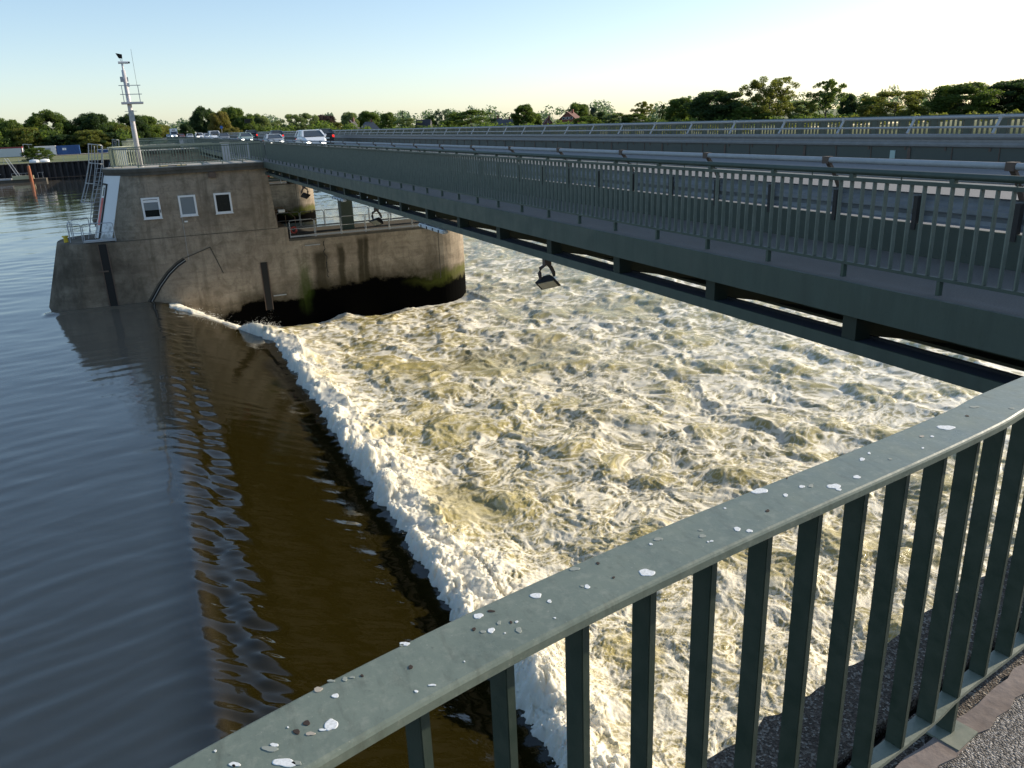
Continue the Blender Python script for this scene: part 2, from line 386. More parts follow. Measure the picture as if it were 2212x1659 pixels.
# railing builder: flat bar balusters on a plan path
def path_pts(path, step):
    out = []; acc = 0.0; P = [Vector(p) for p in path]
    for a, b in zip(P[:-1], P[1:]):
        L = (b-a).length; s = (step-acc) if out else 0.0
        while s <= L:
            out.append((a+(b-a)*(s/L), (b-a).normalized())); s += step
        acc = L-(s-step)
    return out
def baluster_mb(p, t, z0, z1, along=.013, across=.042):
    n = Vector((t.y,-t.x,0)); m = MB(); o = Vector((p.x,p.y,0))
    vs = [o+t*(i*along/2)+n*(j*across/2)+Vector((0,0,z)) for z in (z0,z1) for i, j in ((-1,-1),(1,-1),(1,1),(-1,1))]
    return m.add(vs, [(0,3,2,1),(4,5,6,7),(0,1,5,4),(1,2,6,5),(2,3,7,6),(3,0,4,7)])
def balusters(root, pts, z0, z1, m, along, across, limit=100, order=None):
    order = order or (lambda q: (Vector((q[0].x,q[0].y,0))-Vector((0,0,0))).length)
    pts = sorted(pts, key=order)
    for p, t in pts[:limit]: baluster_mb(p, t, z0+p.z, z1+p.z, along, across).build('baluster', m, root)
    if len(pts) > limit:
        r = MB()
        for p, t in pts[limit:]:
            q = baluster_mb(p, t, z0+p.z, z1+p.z, along, across); r.add(q.v, q.f)
        o = r.build('baluster', m, root); o['kind'] = 'stuff'
def posts(root, pts, z0, z1, m, along, across, limit=100):
    pts = sorted(pts, key=lambda q: q[0].length)
    for p, t in pts[:limit]: baluster_mb(p, t, z0+p.z, z1+p.z, along, across).build('post', m, root)
    if len(pts) > limit:
        r = MB()
        for p, t in pts[limit:]:
            q = baluster_mb(p, t, z0+p.z, z1+p.z, along, across); r.add(q.v, q.f)
        o = r.build('post', m, root); o['kind'] = 'stuff'

# platform railing round the pier top
def platform_railing():
    root = thing('platform_railing', 'green railing curving round the roof of the nearest pier below the mast', 'railing', (0,PY,0), 'railings on the pier roofs')
    y0 = PY-.05; y1 = PY+PW+.05; rad = (y1-y0)/2; cx = .62
    path = [(6.36,y0,0),(3.5,y0,0)]+[(cx-(2.12)*math.sin(a), (y0+y1)/2-rad*math.cos(a), 0) for a in [math.pi*i/20 for i in range(21)]]+[(4.2,y1,0)]
    MB().sweep(path, [(-.05,1.04),(.05,1.04),(.05,1.10),(-.05,1.10)]).build('handrail', M['rail_top'], root)
    MB().sweep(path, [(-.03,.10),(.03,.10),(.03,.14),(-.03,.14)]).build('bottom_rail', M['rail_light'], root)
    MB().sweep(path, [(-.02,.95),(.02,.95),(.02,.99),(-.02,.99)]).build('upper_rail', M['green'], root)
    balusters(root, path_pts(path,.15), .141, .949, M['rail_light'], .032, .045, 100)
    posts(root, path_pts(path,1.08), 0, .10, M['rail_light'], .05, .05)
    return root
PR = platform_railing()
dup(PR, (0,PITCHY,0), 'green railing round the roof of the second pier, seen above the first one')
dup(PR, (0,2*PITCHY,0), 'green railing round the roof of the farthest pier, small behind the other two')

# grey gate between pier roof and bridge footway
g = thing('metal_gate', 'grey metal gate with two flat posts on the pier roof beside the bridge', 'gate', (5.4,52.5,0))
MB().box(4.62,5.06,52.44,52.56,.02,1.05).build('post', M['galv'], g); MB().box(4.56,5.12,52.40,52.60,1.053,1.10).build('post_cap', M['slab'], g)
MB().box(6.12,6.20,52.44,52.56,.02,1.04).build('post', M['galv'], g)
MB().bar((5.07,52.5,1.0),(6.11,52.5,1.0),.05,.04).bar((5.07,52.5,.12),(6.11,52.5,.12),.05,.04).build('gate_frame', M['galv'], g)
for i in range(8): MB().box(5.16+i*.12,5.185+i*.12,52.48,52.52,.141,.979).build('bar', M['galv'], g)
g2 = dup(g, (0,PITCHY,0), 'pale grey gate on the roof of the second pier, far behind the mast')

# mast
mst = thing('mast', 'tall pale grey mast with a small railed platform on the nearest pier roof', 'mast', (-.01,50,0))
MB().tube([(-.01,50,0),(-.01,50,.03)], .19, 16).build('base_plate', M['steel'], mst)
MB().tube([(-.01,50,.03),(-.01,50,2.4),(-.01,50,3.3),(-.01,50,5.02)], [.145,.125,.115,.095], 16).build('pole', M['mast'], mst, smooth=True)
MB().tube([(-.01,50,5.02),(-.01,50,5.34)], .05, 12).build('pole_tip', M['mast'], mst)
MB().box(-.40,.70,49.6,50.5,3.30,3.40).build('platform', M['mast'], mst, bevel=.01)
rl = MB()
for z in (3.79,4.24): rl.bar((-.38,49.75,z),(.70,49.75,z),.035,.035)
for x in (-.24,.56): rl.bar((x,49.75,3.402),(x,49.75,4.22),.035,.035)
rl.build('platform_rail', M['steel'], mst)
MB().box(-.24,-.10,49.78,49.9,4.42,4.68).box(.09,.15,49.82,49.9,4.44,4.66).build('junction_box', M['steel'], mst)
MB().box(.05,.17,49.70,49.84,4.17,4.36).build('junction_box', M['lamp_white'], mst)
MB().box(-.12,.14,49.80,49.87,2.40,2.98).build('cable_duct', M['steel'], mst)
MB().tube([(.53,49.76,4.24),(.54,49.76,6.05)], .008, 6).build('aerial', M['black'], mst)
cm = MB().tube([(-.20,50,5.40),(.30,50,5.40)], .065, 12).build('camera', M['lamp_white'], mst); MB().tube([(.302,50,5.40),(.38,50,5.40)], .05, 10).build('camera_hood', M['black'], cm)
fl = MB(); fl.loft([[(-.24,49.88,5.86),(.06,49.88,5.80),(.06,50.12,5.80),(-.24,50.12,5.86)],[(-.13,49.93,5.62),(.05,49.93,5.60),(.05,50.07,5.60),(-.13,50.07,5.62)]])
fl.bar((-.08,50,5.62),(-.03,50,5.46),.02,.02).bar((.02,50,5.60),(.02,50,5.46),.02,.02); fl.build('floodlight', M['black'], mst)
MB().bar((-.30,49.98,2.93),(.30,49.98,2.93),.025,.025).bar((-.2,49.98,2.75),(-.05,49.98,2.75),.03,.03).build('bracket', M['steel'], mst)

# small things on the pier roof
o = MB()
for i in range(9): o.box(.9+i*.16,1.055+i*.16,PY+.12,PY+.22,.006,.045)
tag(o.build('kerb_beam', mat('yellow black kerb', (.35,.27,.03), .7)), 'yellow and black striped beam lying on the nearest pier roof', 'kerb')
_m = NT(o_ := bpy.data.materials['yellow black kerb']); _w = _m.n('ShaderNodeTexChecker'); _w.inputs['Scale'].default_value = 2.2
_w.inputs[1].default_value = (.55,.42,.03,1); _w.inputs[2].default_value = (.03,.03,.03,1); _m.l(_m.coord((1,0.01,0.01)), _w.inputs[0]); _m.color(_w.outputs[0])
wc = thing('cabinet', 'white cabinet standing on the curved end of the nearest pier roof', 'cabinet', (-.9,52.2,0))
MB().box(-1.2,-.6,51.9,52.5,.05,.95).build('body', M['white_paint'], wc, bevel=.01); MB().box(-1.25,-.55,51.85,52.55,.952,1.0).build('lid', M['steel'], wc); MB().box(-1.15,-.65,51.95,52.45,.002,.048).build('plinth', M['black'], wc)

# ladder with safety cage on the upstream end
def cage():
    root = thing('caged_ladder', 'grey steel ladder with safety cage beside the white door of the nearest pier', 'ladder', (-2.3,50.5,0), 'ladders on the pier noses')
    top = Vector((-2.09,50.3,1.28)); mid = Vector((-2.24,50.3,.30)); low = Vector((-2.60,50.3,-.75)); bot = Vector((-3.0,50.3,-1.74))
    def hoop(c, w=.31, d=.38): return [(c.x-w,c.y+d,c.z+.02),(c.x-w,c.y-d*.3,c.z+.05),(c.x-w*.45,c.y-d,c.z+.03),(c.x+w*.45,c.y-d,c.z-.01),(c.x+w,c.y-d*.3,c.z-.05),(c.x+w,c.y+d,c.z-.06)]
    hs = [hoop(c) for c in (top,mid,low,bot)]
    for h in hs:
        m = MB()
        for a, b in zip(h[:-1], h[1:]): m.bar(a,b,.045,.045)
        m.build('hoop', M['steel'], root)
    for k in range(6):
        m = MB()
        for a, b in zip(hs[:-1], hs[1:]): m.bar(a[k], b[k], .03, .03)
        m.build('cage_bar', M['steel'], root)
    for s in (-.2,.2):
        MB().tube([(-1.95+s,50.9,1.2),(-2.1+s,50.9,.1),(-3.15+s,50.9,-3.78)], .022, 8).build('stringer', M['steel'], root)
    rg = MB()
    for i in range(16):
        k = i/16; rg.bar((lerp(-2.1,-3.12,k)-.2,50.9,lerp(0,-3.6,k)),(lerp(-2.1,-3.12,k)+.2,50.9,lerp(0,-3.6,k)),.025,.025)
    rg.build('rungs', M['steel'], root)
    return root
CG = cage(); dup(CG, (0,PITCHY,0), 'caged steel ladder at the end of the second pier, small behind the nearest one')

# tube railing of frames
def frame_railing(name, label, segs, z, h, m=None, group=None, rad=.022):
    m = m or M['steel']; root = thing(name, label, 'railing', (segs[0][0][0], segs[0][0][1], z), group)
    for a, b in segs:
        a = Vector((*a,z)); b = Vector((*b,z)); t = (b-a).normalized(); r = .10
        hz = Vector((0,0,h))
        f = MB().tube([a+t*.03, a+t*.03+hz-Vector((0,0,r)), a+t*(.03+r*.3)+hz-Vector((0,0,r*.3)), a+t*(.03+r)+hz, b-t*(.03+r)+hz, b-t*(.03+r*.3)+hz-Vector((0,0,r*.3)), b-t*.03+hz-Vector((0,0,r)), b-t*.03], rad, 8)
        f.build('frame', m, root)
        MB().tube([a+t*.05+hz*.52, b-t*.05+hz*.52], rad*.8, 6).build('mid_rail', m, root)
        MB().box(min(a.x,b.x), max(a.x,b.x)+.01, min(a.y,b.y)-.01, max(a.y,b.y)+.01, z+.05, z+.15).build('toe_board', m, root) if abs(t.x) > .97 else None
    return root
xs = [7.42,8.92,10.50,12.02,13.52,15.02,16.5]
FR = frame_railing('guard_railing', 'steel tube railing on the near edge of the low downstream platform', [((a,PY+.1),(b,PY+.1)) for a, b in zip(xs[:-1], xs[1:])], -4.5, 1.05, group='railings on the low platforms')
FR2 = frame_railing('guard_railing', 'steel tube railing on the far edge of the low downstream platform', [((a,PY+PW-.1),(b,PY+PW-.1)) for a, b in zip(xs[:-1], xs[1:])], -4.5, 1.05, group='railings on the low platforms')
dup(FR, (0,PITCHY,0), 'steel tube railing on the low platform of the second pier, just under the bridge')
frame_railing('ledge_railing', 'grey tube railing round the small landing in front of the white door', [((-4.22,49.9),(-3.50,48.95)),((-3.46,48.92),(-1.88,48.62)),((-4.2,50.0),(-4.2,51.6)),((-4.15,51.7),(-3.3,53.0))], -3.8, 1.02)
b = thing('bollard', 'yellow mooring bollard on the upstream ledge of the nearest pier', 'bollard', (-4.42,50.1,-3.8))
MB().tube([(-4.42,50.1,-3.79),(-4.42,50.1,-3.5)], .11, 14).build('drum', M['yellow'], b); MB().tube([(-4.42,50.1,-3.498),(-4.42,50.1,-3.43)], .17, 14).build('cap', M['yellow'], b)
b = thing('lifebuoy', 'red lifebuoy hanging at the foot of the platform stair', 'lifebuoy', (7.7,PY+.4,-4.0))
bm = MB(); R0, r0 = .17, .06; bm.loft([[(7.7+(R0+r0*math.cos(q))*math.cos(p), PY+.4+r0*math.sin(q), -4.05+(R0+r0*math.cos(q))*math.sin(p)) for q in [k*math.pi/4 for k in range(8)]] for p in [k*math.pi/10 for k in range(21)]], cap=False)
bm.build('ring', mat('dull red lifebuoy', (.33,.05,.04), .7), b, smooth=True)
sr = thing('stair_railing', 'dark handrail of the short stair from control room to low platform', 'railing', (7.0,PY+.9,-3.8))
MB().tube([(6.85,PY+.9,-2.7),(7.3,PY+.9,-2.75),(7.95,PY+.9,-3.35),(7.95,PY+.9,-4.5)], .025, 8).build('handrail', M['rust'], sr)
for x, z in ((6.9,-3.9),(7.4,-4.3)): MB().bar((x,PY+.9,z),(x,PY+.9,z+1.1),.035,.035).build('post', M['rust'], sr)
sl_ = thing('wall_lamp', 'small white wall lamp at the stair corner of the control room', 'lamp', (7.05,PY+.25,-2.85))
MB().box(6.92,7.3,PY+.1,PY+.35,-2.95,-2.78).build('housing', M['lamp_white'], sl_, bevel=.02); MB().bar((6.70,PY+.22,-2.86),(6.915,PY+.22,-2.86),.04,.04).build('arm', M['rust'], sl_)
b = thing('orange_marker', 'small red and yellow marker light under the roof corner by the bridge', 'marker', (6.5,PY+.2,-.9))
MB().box(6.56,6.7,PY+.02,PY+.2,-.86,-.76).build('red_cap', M['red'], b); MB().box(6.705,7.0,PY+.02,PY+.2,-.92,-.80).build('housing', mat('cream plastic', (.7,.62,.4), .4), b)
# green pillar carrying the bridge
cp = thing('bridge_pillar', 'dark green steel pillar between low platform and bridge deck', 'pillar', (11.4,PM,-4.5), 'steel pillars under the bridge')
MB().box(11.05,11.80,PM-.4,PM+.4,-4.50,-1.35).build('shaft', M['green'], cp); MB().box(10.95,11.9,PM-.5,PM+.5,-1.348,-1.28).build('head_plate', M['dark_green'], cp)
dup(cp, (0,PITCHY,0), 'dark green steel pillar on the second pier, mostly hidden under the bridge')
dup(cp, (7.5,0,0), 'dark green steel pillar on the downstream end of the low platform, behind the bridge beam')

# ------------------------------------------------------------------ the bridge
Y0, Y1 = -14.0, 206.5; NL = [(.0)]
br = thing('road_bridge', 'long green steel road bridge with footway crossing the foaming weir', 'bridge', (13.5,48,0))
def dz(x): return .023*(x-8.2)
foot = mat('footway asphalt', (.095,.085,.08), .9); t = NT(foot); c = t.coord(kind='World')
n1 = t.noise(c, 60, 3); n2 = t.noise(c, .8, 6, .7); col = t.mix(n1, (.085,.074,.064), (.25,.225,.195)); col = t.mix(t.ramp(n2, [(.4,0.),(.7,.6)]), col, (.13,.11,.09)); t.color(col); t.bump(n1, .5, .006)
road = mat('carriageway asphalt', (.17,.17,.185), .75); t = NT(road); c = t.coord(kind='World'); cs = t.coord((1.2,.05,1), 'World')
n1 = t.noise(c, 45, 3); n2 = t.noise(cs, 1.0, 5, .6); col = t.mix(n1, (.13,.126,.122), (.23,.224,.216)); col = t.mix(t.ramp(n2, [(.4,0.),(.7,.5)]), col, (.13,.125,.12)); t.color(col); t.bump(n1, .3, .004)
MB().box(6.40,8.20,Y0,Y1,-.06,0).build('footway', foot, br)
MB().add([(8.26,Y0,.06),(19.0,Y0,dz(19)),(19.0,Y1,dz(19)),(8.26,Y1,.06),(8.26,Y0,-.25),(19,Y0,-.15),(19,Y1,-.15),(8.26,Y1,-.25)],[(0,1,2,3),(4,7,6,5),(0,4,5,1),(2,6,7,3),(1,5,6,2),(3,7,4,0)]).build('carriageway', road, br)
MB().box(19.06,21.1,Y0,Y1,.14,.25).build('footway', foot, br)
MB().box(6.385,6.43,Y0,Y1,-.34,.004).build('fascia', M['fascia'], br)
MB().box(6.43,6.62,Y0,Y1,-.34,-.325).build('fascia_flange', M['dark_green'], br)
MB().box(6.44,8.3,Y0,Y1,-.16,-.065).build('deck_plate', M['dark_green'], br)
lb = MB().box(6.43,6.46,Y0,Y1,-.735,-.60).build('lower_beam', M['fascia'], br)
ledge = mat('blue grey ledge paint', (.035,.04,.055), .6)
MB().box(6.461,6.66,Y0,Y1,-.62,-.605).build('beam_ledge', ledge, br)
MB().box(6.661,6.70,Y0,Y1,-.66,-.578).build('beam_web', M['black'], br)
yk = 10.34-2.29*10
st_pts = []
while yk < Y1: st_pts.append(yk); yk += 2.29
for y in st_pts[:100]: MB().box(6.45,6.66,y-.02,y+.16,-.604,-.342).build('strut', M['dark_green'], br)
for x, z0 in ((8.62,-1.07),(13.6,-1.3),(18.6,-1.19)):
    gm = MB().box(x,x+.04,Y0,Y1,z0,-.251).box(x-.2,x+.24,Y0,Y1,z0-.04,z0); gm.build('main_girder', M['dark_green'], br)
cg_ = MB(); yk = Y0+1
while yk < Y1:
    cg_.box(8.66,18.6,yk,yk+.03,-1.0,-.26); yk += 4.58
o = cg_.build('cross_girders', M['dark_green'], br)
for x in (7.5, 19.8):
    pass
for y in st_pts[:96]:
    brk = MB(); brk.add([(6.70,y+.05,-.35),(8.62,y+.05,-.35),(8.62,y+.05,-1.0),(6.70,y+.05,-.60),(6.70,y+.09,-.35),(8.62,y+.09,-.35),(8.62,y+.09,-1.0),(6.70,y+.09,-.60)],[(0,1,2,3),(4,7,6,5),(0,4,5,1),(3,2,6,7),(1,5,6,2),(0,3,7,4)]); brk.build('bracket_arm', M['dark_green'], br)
MB().box(20.9,21.12,Y0,Y1,-.25,.262).build('fascia', M['fascia'], br)
wallp = worn_paint('parapet plate paint', (.05,.066,.052), (.075,.092,.074), .6, 2)
MB().box(8.205,8.255,Y0,Y1,-.1,.373).build('parapet', wallp, br)
farwall = worn_paint('far parapet paint', (.062,.072,.060), (.082,.09,.076), .6, 2)
MB().box(19.005,19.055,Y0,Y1,-.1,.65).build('parapet', farwall, br)
yk = 14.46-1.28*20; js = []
while yk < Y1: js.append(yk); yk += 1.28
js.sort(key=lambda y: abs(y)); jm = MB()
for i, y in enumerate(js):
    m = MB(); m.box(18.99,19.004,y,y+.025,.30,.65)
    if i % 3 == 0: m.box(18.985,18.989,y-.03,y+.07,.32,.60)
    if i < 99: m.build('rusty_joint', M['rust'], br)
    else: jm.add(m.v, m.f)
jm.build('rusty_joint', M['rust'], br)['kind'] = 'stuff'
MB().box(18.988,19.003,16.2,16.37,.31,.53).build('bare_patch', mat('pale primer patch', (.42,.52,.47), .7), br)
# road markings
lm = mat('road marking paint', (.62,.62,.62), .6); yk = 10.2-12*4
while yk < Y1:
    if yk > Y0: MB().add([(x,y,dz(x)+.004+.0) for x, y in ((13.32,yk),(13.44,yk),(13.44,min(yk+4,Y1)),(13.32,min(yk+4,Y1)))],[(0,1,2,3)]).build('lane_marking', lm, br)
    yk += 12
MB().add([(x,y,dz(x)+.062*(x<9)+.004*(x>9)) for x, y in ((8.62,Y0),(8.74,Y0),(8.74,Y1),(8.62,Y1))],[(0,1,2,3)]).build('edge_line', lm, br)
MB().add([(x,y,dz(x)+.004) for x, y in ((18.5,Y0),(18.62,Y0),(18.62,Y1),(18.5,Y1))],[(0,1,2,3)]).build('edge_line', lm, br)

# near footway railing
def bridge_railing(label, ya, yb, x=6.60, zb=0.0, balu=True, group='railings along the bridge footways', step=.143):
    root = thing('bridge_railing', label, 'railing', (x,(ya+yb)/2,zb), group)
    MB().tube([(x,ya,zb+1.08),(x,yb,zb+1.08)], .031, 14).build('handrail', M['fascia'], root, smooth=True)
    MB().box(x-.026,x+.026,ya,yb,zb+.985,zb+1.022).build('top_bar', M['fascia'], root)
    MB().box(x-.022,x+.022,ya,yb,zb+.135,zb+.165).build('bottom_bar', M['fascia'], root)
    n = int((yb-ya)/1.144); path = [(x,ya,zb),(x,yb,zb)]
    off = (8.40-ya) % 1.144
    pp = [(Vector((x,ya+off+i*1.144,zb)), Vector((0,1,0))) for i in range(n)]
    posts(root, pp, 0, .134, M['green'], .035, .05)
    bl = MB()
    for i, (p, t) in enumerate(pp):
        m = baluster_mb(p, t, zb+1.0225, zb+1.058, .05, .05)
        if i < 100: m.build('rail_support', M['fascia'], root)
    dr = MB()
    for p, t in pp: dr.box(p.x-.004,p.x+.004,p.y+.55,p.y+.56,zb+1.015,zb+1.05)
    dr.build('drip_pins', M['fascia'], root)
    off2 = (8.40-ya) % step
    pts = [(Vector((x,ya+off2+i*step,zb)), Vector((0,1,0))) for i in range(int((yb-ya-off2)/step))]
    balusters(root, pts, .166, .984, M['bridge_bar'], .014, .045, 100)
    return root
bridge_railing('green bar railing along the near footway of the bridge, closest span over the foam', -5.0, 48.2)
bridge_railing('green bar railing along the near footway beyond the first pier', 48.6, 100.0)
bridge_railing('green bar railing along the near footway at the far end of the bridge', 100.4, 206, step=.286)
r_ = thing('bridge_railing', 'green railing with broad posts along the far footway of the bridge', 'railing', (20.9,90,.25), 'railings along the bridge footways')
MB().tube([(20.9,Y0,1.37),(20.9,Y1,1.37)], .032, 10).build('handrail', M['fascia'], r_)
MB().box(20.87,20.93,Y0,Y1,1.26,1.30).build('top_bar', M['fascia'], r_); MB().box(20.87,20.93,Y0,Y1,.38,.41).build('bottom_bar', M['fascia'], r_)
bl = [(Vector((20.9,4+i*.15,.25)), Vector((0,1,0))) for i in range(int(200/.15))]
balusters(r_, [q for i, q in enumerate(bl) if i % 7], .16, 1.01, M['fascia'], .045, .05, 100)
bp = [q for i, q in enumerate(bl) if i % 7 == 0]
posts(r_, bp, 0, 1.01, M['fascia'], .20, .04)

# guard rails beside the road
def guard_rail(label, x, s, zb, mat_beam, mid_h, top_h, post0):
    """x: beam face, s = direction away from the road, zb: deck height there"""
    root = thing('guard_rail', label, 'guard rail', (x,90,zb), 'guard rails beside the road')
    prof = [(0,.39),(.045,.41),(.055,.46),(.03,.50),(.0,.525),(-.0,.575),(.03,.60),(.055,.64),(.045,.70),(0,.72)]
    def W(o, h, y): return (x-s*o, y, zb+h)
    m = MB(); ring = lambda y: [W(o,h,y) for o, h in prof]+[W(o-.006,h,y) for o, h in prof[::-1]]
    m.loft([ring(Y0), ring(Y1)]); m.build('beam', mat_beam, root)
    tx = x+s*.26
    MB().tube([(tx,Y0,zb+top_h),(tx,Y1,zb+top_h)], .036, 14).build('tube', M['galv'], root, smooth=True)
    mx = x+s*.10
    MB().tube([(mx,Y0,zb+mid_h),(mx,Y1,zb+mid_h)], .026, 12).build('tube', M['galv'], root, smooth=True)
    ys = []; y = post0-2.45*8
    while y < Y1: ys.append(y); y += 2.45
    ys.sort(key=abs); rest = MB()
    for i, y in enumerate(ys):
        m = MB().bar((x+s*.02,y,zb+.73),(x+s*.12,y,zb+mid_h),.035,.06,(0,1,0)).bar((x+s*.12,y,zb+mid_h),(tx,y,zb+top_h-.02),.035,.06,(0,1,0))
        m.box(tx-.045,tx+.045,y-.05,y+.05,zb+top_h-.045,zb+top_h+.042)
        if i < 95: m.build('tube_post', M['rust'] if s < 0 else M['galv'], root)
        else: rest.add(m.v, m.f)
    ys = []; y = post0-1.225*16
    while y < Y1: ys.append(y); y += 1.225
    ys.sort(key=abs); rest = MB()
    for i, y in enumerate(ys):
        m = MB().box(min(x+s*.01,x+s*.08),max(x+s*.01,x+s*.08),y-.028,y+.028,zb+.3,zb+.69)
        if i < 99: m.build('post', M['old_post'] if s < 0 else M['rust'], root)
        else: rest.add(m.v, m.f)
    if rest.v: rest.build('post', M['rust'], root)['kind'] = 'stuff'
    return root
guard_rail('steel guard rail with grey tube on leaning posts between near footway and road', 8.27, -1, .0, M['wbeam'], .90, 1.075, 7.85)
guard_rail('brownish steel guard rail with two tubes on the far side of the road', 18.98, 1, .245, M['wbeam_far'], .875, 1.12, 15.9)

# lamps hanging under the near beam
def floodlight(y, label, rotz):
    root = thing('hanging_floodlight', label, 'floodlight', (6.5,y,-.74), 'floodlights hanging under the bridge', rotz)
    MB().box(-.05,.05,-.05,.05,-.10,-.002).build('bracket', M['rust'], root, local=True)
    MB().tube([(-.01,0,-.09),(-.10,0,-.15),(-.115,0,-.24),(-.10,0,-.36)], [.022,.03,.03,.02], 8).tube([(.01,0,-.09),(.06,0,-.15),(.095,0,-.24),(.11,0,-.32)], [.022,.03,.03,.02], 8).build('yoke', M['rust'], root, local=True)
    C0 = Vector((0,-.02,-.40)); nn = Vector((-.25,-.70,-.66)).normalized(); uu = nn.cross(Vector((0,0,1))).normalized(); vv = nn.cross(uu); uu, vv = uu*math.cos(.4)+vv*math.sin(.4), vv*math.cos(.4)-uu*math.sin(.4)
    def rect(k, a, b): return [C0+nn*k+uu*(i*a)+vv*(j*b) for i, j in ((-1,-1),(1,-1),(1,1),(-1,1))]
    MB().loft([rect(.07,.145,.115), rect(.05,.15,.12), rect(-.05,.095,.075), rect(-.11,.05,.035)]).build('housing', M['black'], root, local=True)
    MB().loft([rect(.071,.12,.092), rect(.078,.118,.09)]).build('lens', M['lens'], root, local=True)
    [setattr(ch, 'scale', (1.3,1.3,1.02)) for ch in root.children]
    return root
floodlight(12.9, 'nearest dark floodlight hanging under the bridge beam over the foam', R(-5))
floodlight(24.7, 'dark floodlight hanging under the bridge in front of the low platform railing', R(-30))
floodlight(36.9, 'dark floodlight hanging under the bridge in front of the second pier', R(160))
for y, lab in ((19.2,'white strip lamp under the bridge beam above the rounded pier end'),(29.8,'white strip lamp under the bridge beam near the green pillar')):
    f = thing('strip_lamp', lab, 'lamp', (6.46,y,-.78), 'strip lamps under the bridge')
    MB().box(6.38,6.54,y-.95,y+.95,-.86,-.765).build('housing', M['lamp_white'], f, bevel=.025)
    for i in range(4): MB().box(6.365,6.379,y-.7+i*.45,y-.66+i*.45,-.85,-.78).build('clip', M['black'], f)
    MB().bar((6.46,y-.5,-.764),(6.46,y-.5,-.738),.05,.05).bar((6.46,y+.5,-.764),(6.46,y+.5,-.738),.05,.05).build('bracket', M['steel'], f)
# ------------------------------------------------------------------ water
_P = np.random.default_rng(11).permutation(512).astype(np.int64); _P = np.concatenate([_P,_P,_P])
_G = np.stack([np.cos(np.arange(512)*2.399963), np.sin(np.arange(512)*2.399963)], 1)
def pn(x, y, seed=0):                        # gradient noise, about -0.7 .. 0.7
    x = x+seed*17.31; y = y-seed*9.77
    xi = np.floor(x).astype(np.int64); yi = np.floor(y).astype(np.int64); xf = x-xi; yf = y-yi
    u = xf*xf*xf*(xf*(xf*6-15)+10); v = yf*yf*yf*(yf*(yf*6-15)+10)
    def g(i, j):
        k = _G[_P[(_P[(xi+i)&511]+yi+j)&511]]; return k[...,0]*(xf-i)+k[...,1]*(yf-j)
    a = g(0,0); b = g(1,0); c = g(0,1); d = g(1,1)
    return (a+u*(b-a))+v*((c+u*(d-c))-(a+u*(b-a)))
def worley(x, y, seed=0):
    xi = np.floor(x).astype(np.int64); yi = np.floor(y).astype(np.int64); f1 = np.full(x.shape, 9.); f2 = np.full(x.shape, 9.); hid = np.zeros(x.shape)
    for i in (-1,0,1):
        for j in (-1,0,1):
            h = _P[(_P[(xi+i+seed*31)&511]+yi+j)&511]; h2 = _P[(h+7)&511]; h3 = _P[(h+91)&511]
            d = np.hypot(xi+i+h/512.-x, yi+j+h2/512.-y); m = d < f1
            f2 = np.where(m, f1, np.minimum(f2, d)); hid = np.where(m, h3/512., hid); f1 = np.where(m, d, f1)
    return f1, f2, hid
def sstep(a, b, x): t = np.clip((x-a)/(b-a), 0, 1); return t*t*(3-2*t)

GX = [-.95,-.62,-.30,.02,.16,.48,.70,1.2,2.0,3.0,3.9,4.3,4.5,4.9,6.4]        # gate crest profile: x, slope
GS = [0,.10,.38,.38,.13,.10,.30,.38,.39,.39,.38,.13,-.05,-.17,-.1]
_xs = np.linspace(-.95, 6.4, 600); _sl = np.interp(_xs, GX, GS); _z = W_UP-np.concatenate([[0], np.cumsum((_sl[1:]+_sl[:-1])/2*np.diff(_xs))])
def glide(x): return np.interp(x, _xs, _z)
def foam_edge(y):                            # x of the upstream edge of the foam at each y
    return np.interp(y, [-30, 42.0, 44.3, 46.3, 47.6, 48.2, 50], [4.75, 4.85, 4.2, 1.9, .1, -.35, -.5])

def grid_mesh(name, X, Y, Z, keep, m, attrs=None):
    nr, nc = X.shape; idx = np.arange(nr*nc).reshape(nr, nc)
    q = np.stack([idx[:-1,:-1], idx[:-1,1:], idx[1:,1:], idx[1:,:-1]], -1)
    k = (keep[:-1,:-1]&keep[:-1,1:]&keep[1:,1:]&keep[1:,:-1]); q = q[k]
    used = np.zeros(nr*nc, bool); used[q.ravel()] = True; remap = np.cumsum(used)-1
    co = np.stack([X.ravel(), Y.ravel(), Z.ravel()], 1)[used]; q = remap[q]
    if len(q):
        a, b, c = co[q[0,0]], co[q[0,1]], co[q[0,2]]
        if np.cross(b-a, c-a)[2] < 0: q = q[:, ::-1]
    me = bpy.data.meshes.new(name); me.vertices.add(len(co)); me.vertices.foreach_set('co', co.astype(np.float32).ravel())
    me.loops.add(q.size); me.loops.foreach_set('vertex_index', q.astype(np.int32).ravel())
    me.polygons.add(len(q)); me.polygons.foreach_set('loop_start', np.arange(0, q.size, 4, dtype=np.int32)); me.polygons.foreach_set('loop_total', np.full(len(q), 4, np.int32))
    me.polygons.foreach_set('use_smooth', np.ones(len(q), bool)); me.update(calc_edges=True)
    for an, av in (attrs or {}).items():
        at = me.attributes.new(an, 'FLOAT', 'POINT'); at.data.foreach_set('value', av.ravel()[used].astype(np.float32))
    me.materials.append(m); o = bpy.data.objects.new(name, me); COL.objects.link(o); return o

def polar(az0, az1, nc, r):
    a = np.radians(np.linspace(az0, az1, nc)); return np.outer(r, np.sin(a)), np.outer(r, np.cos(a)), np.outer(r, np.ones(nc))

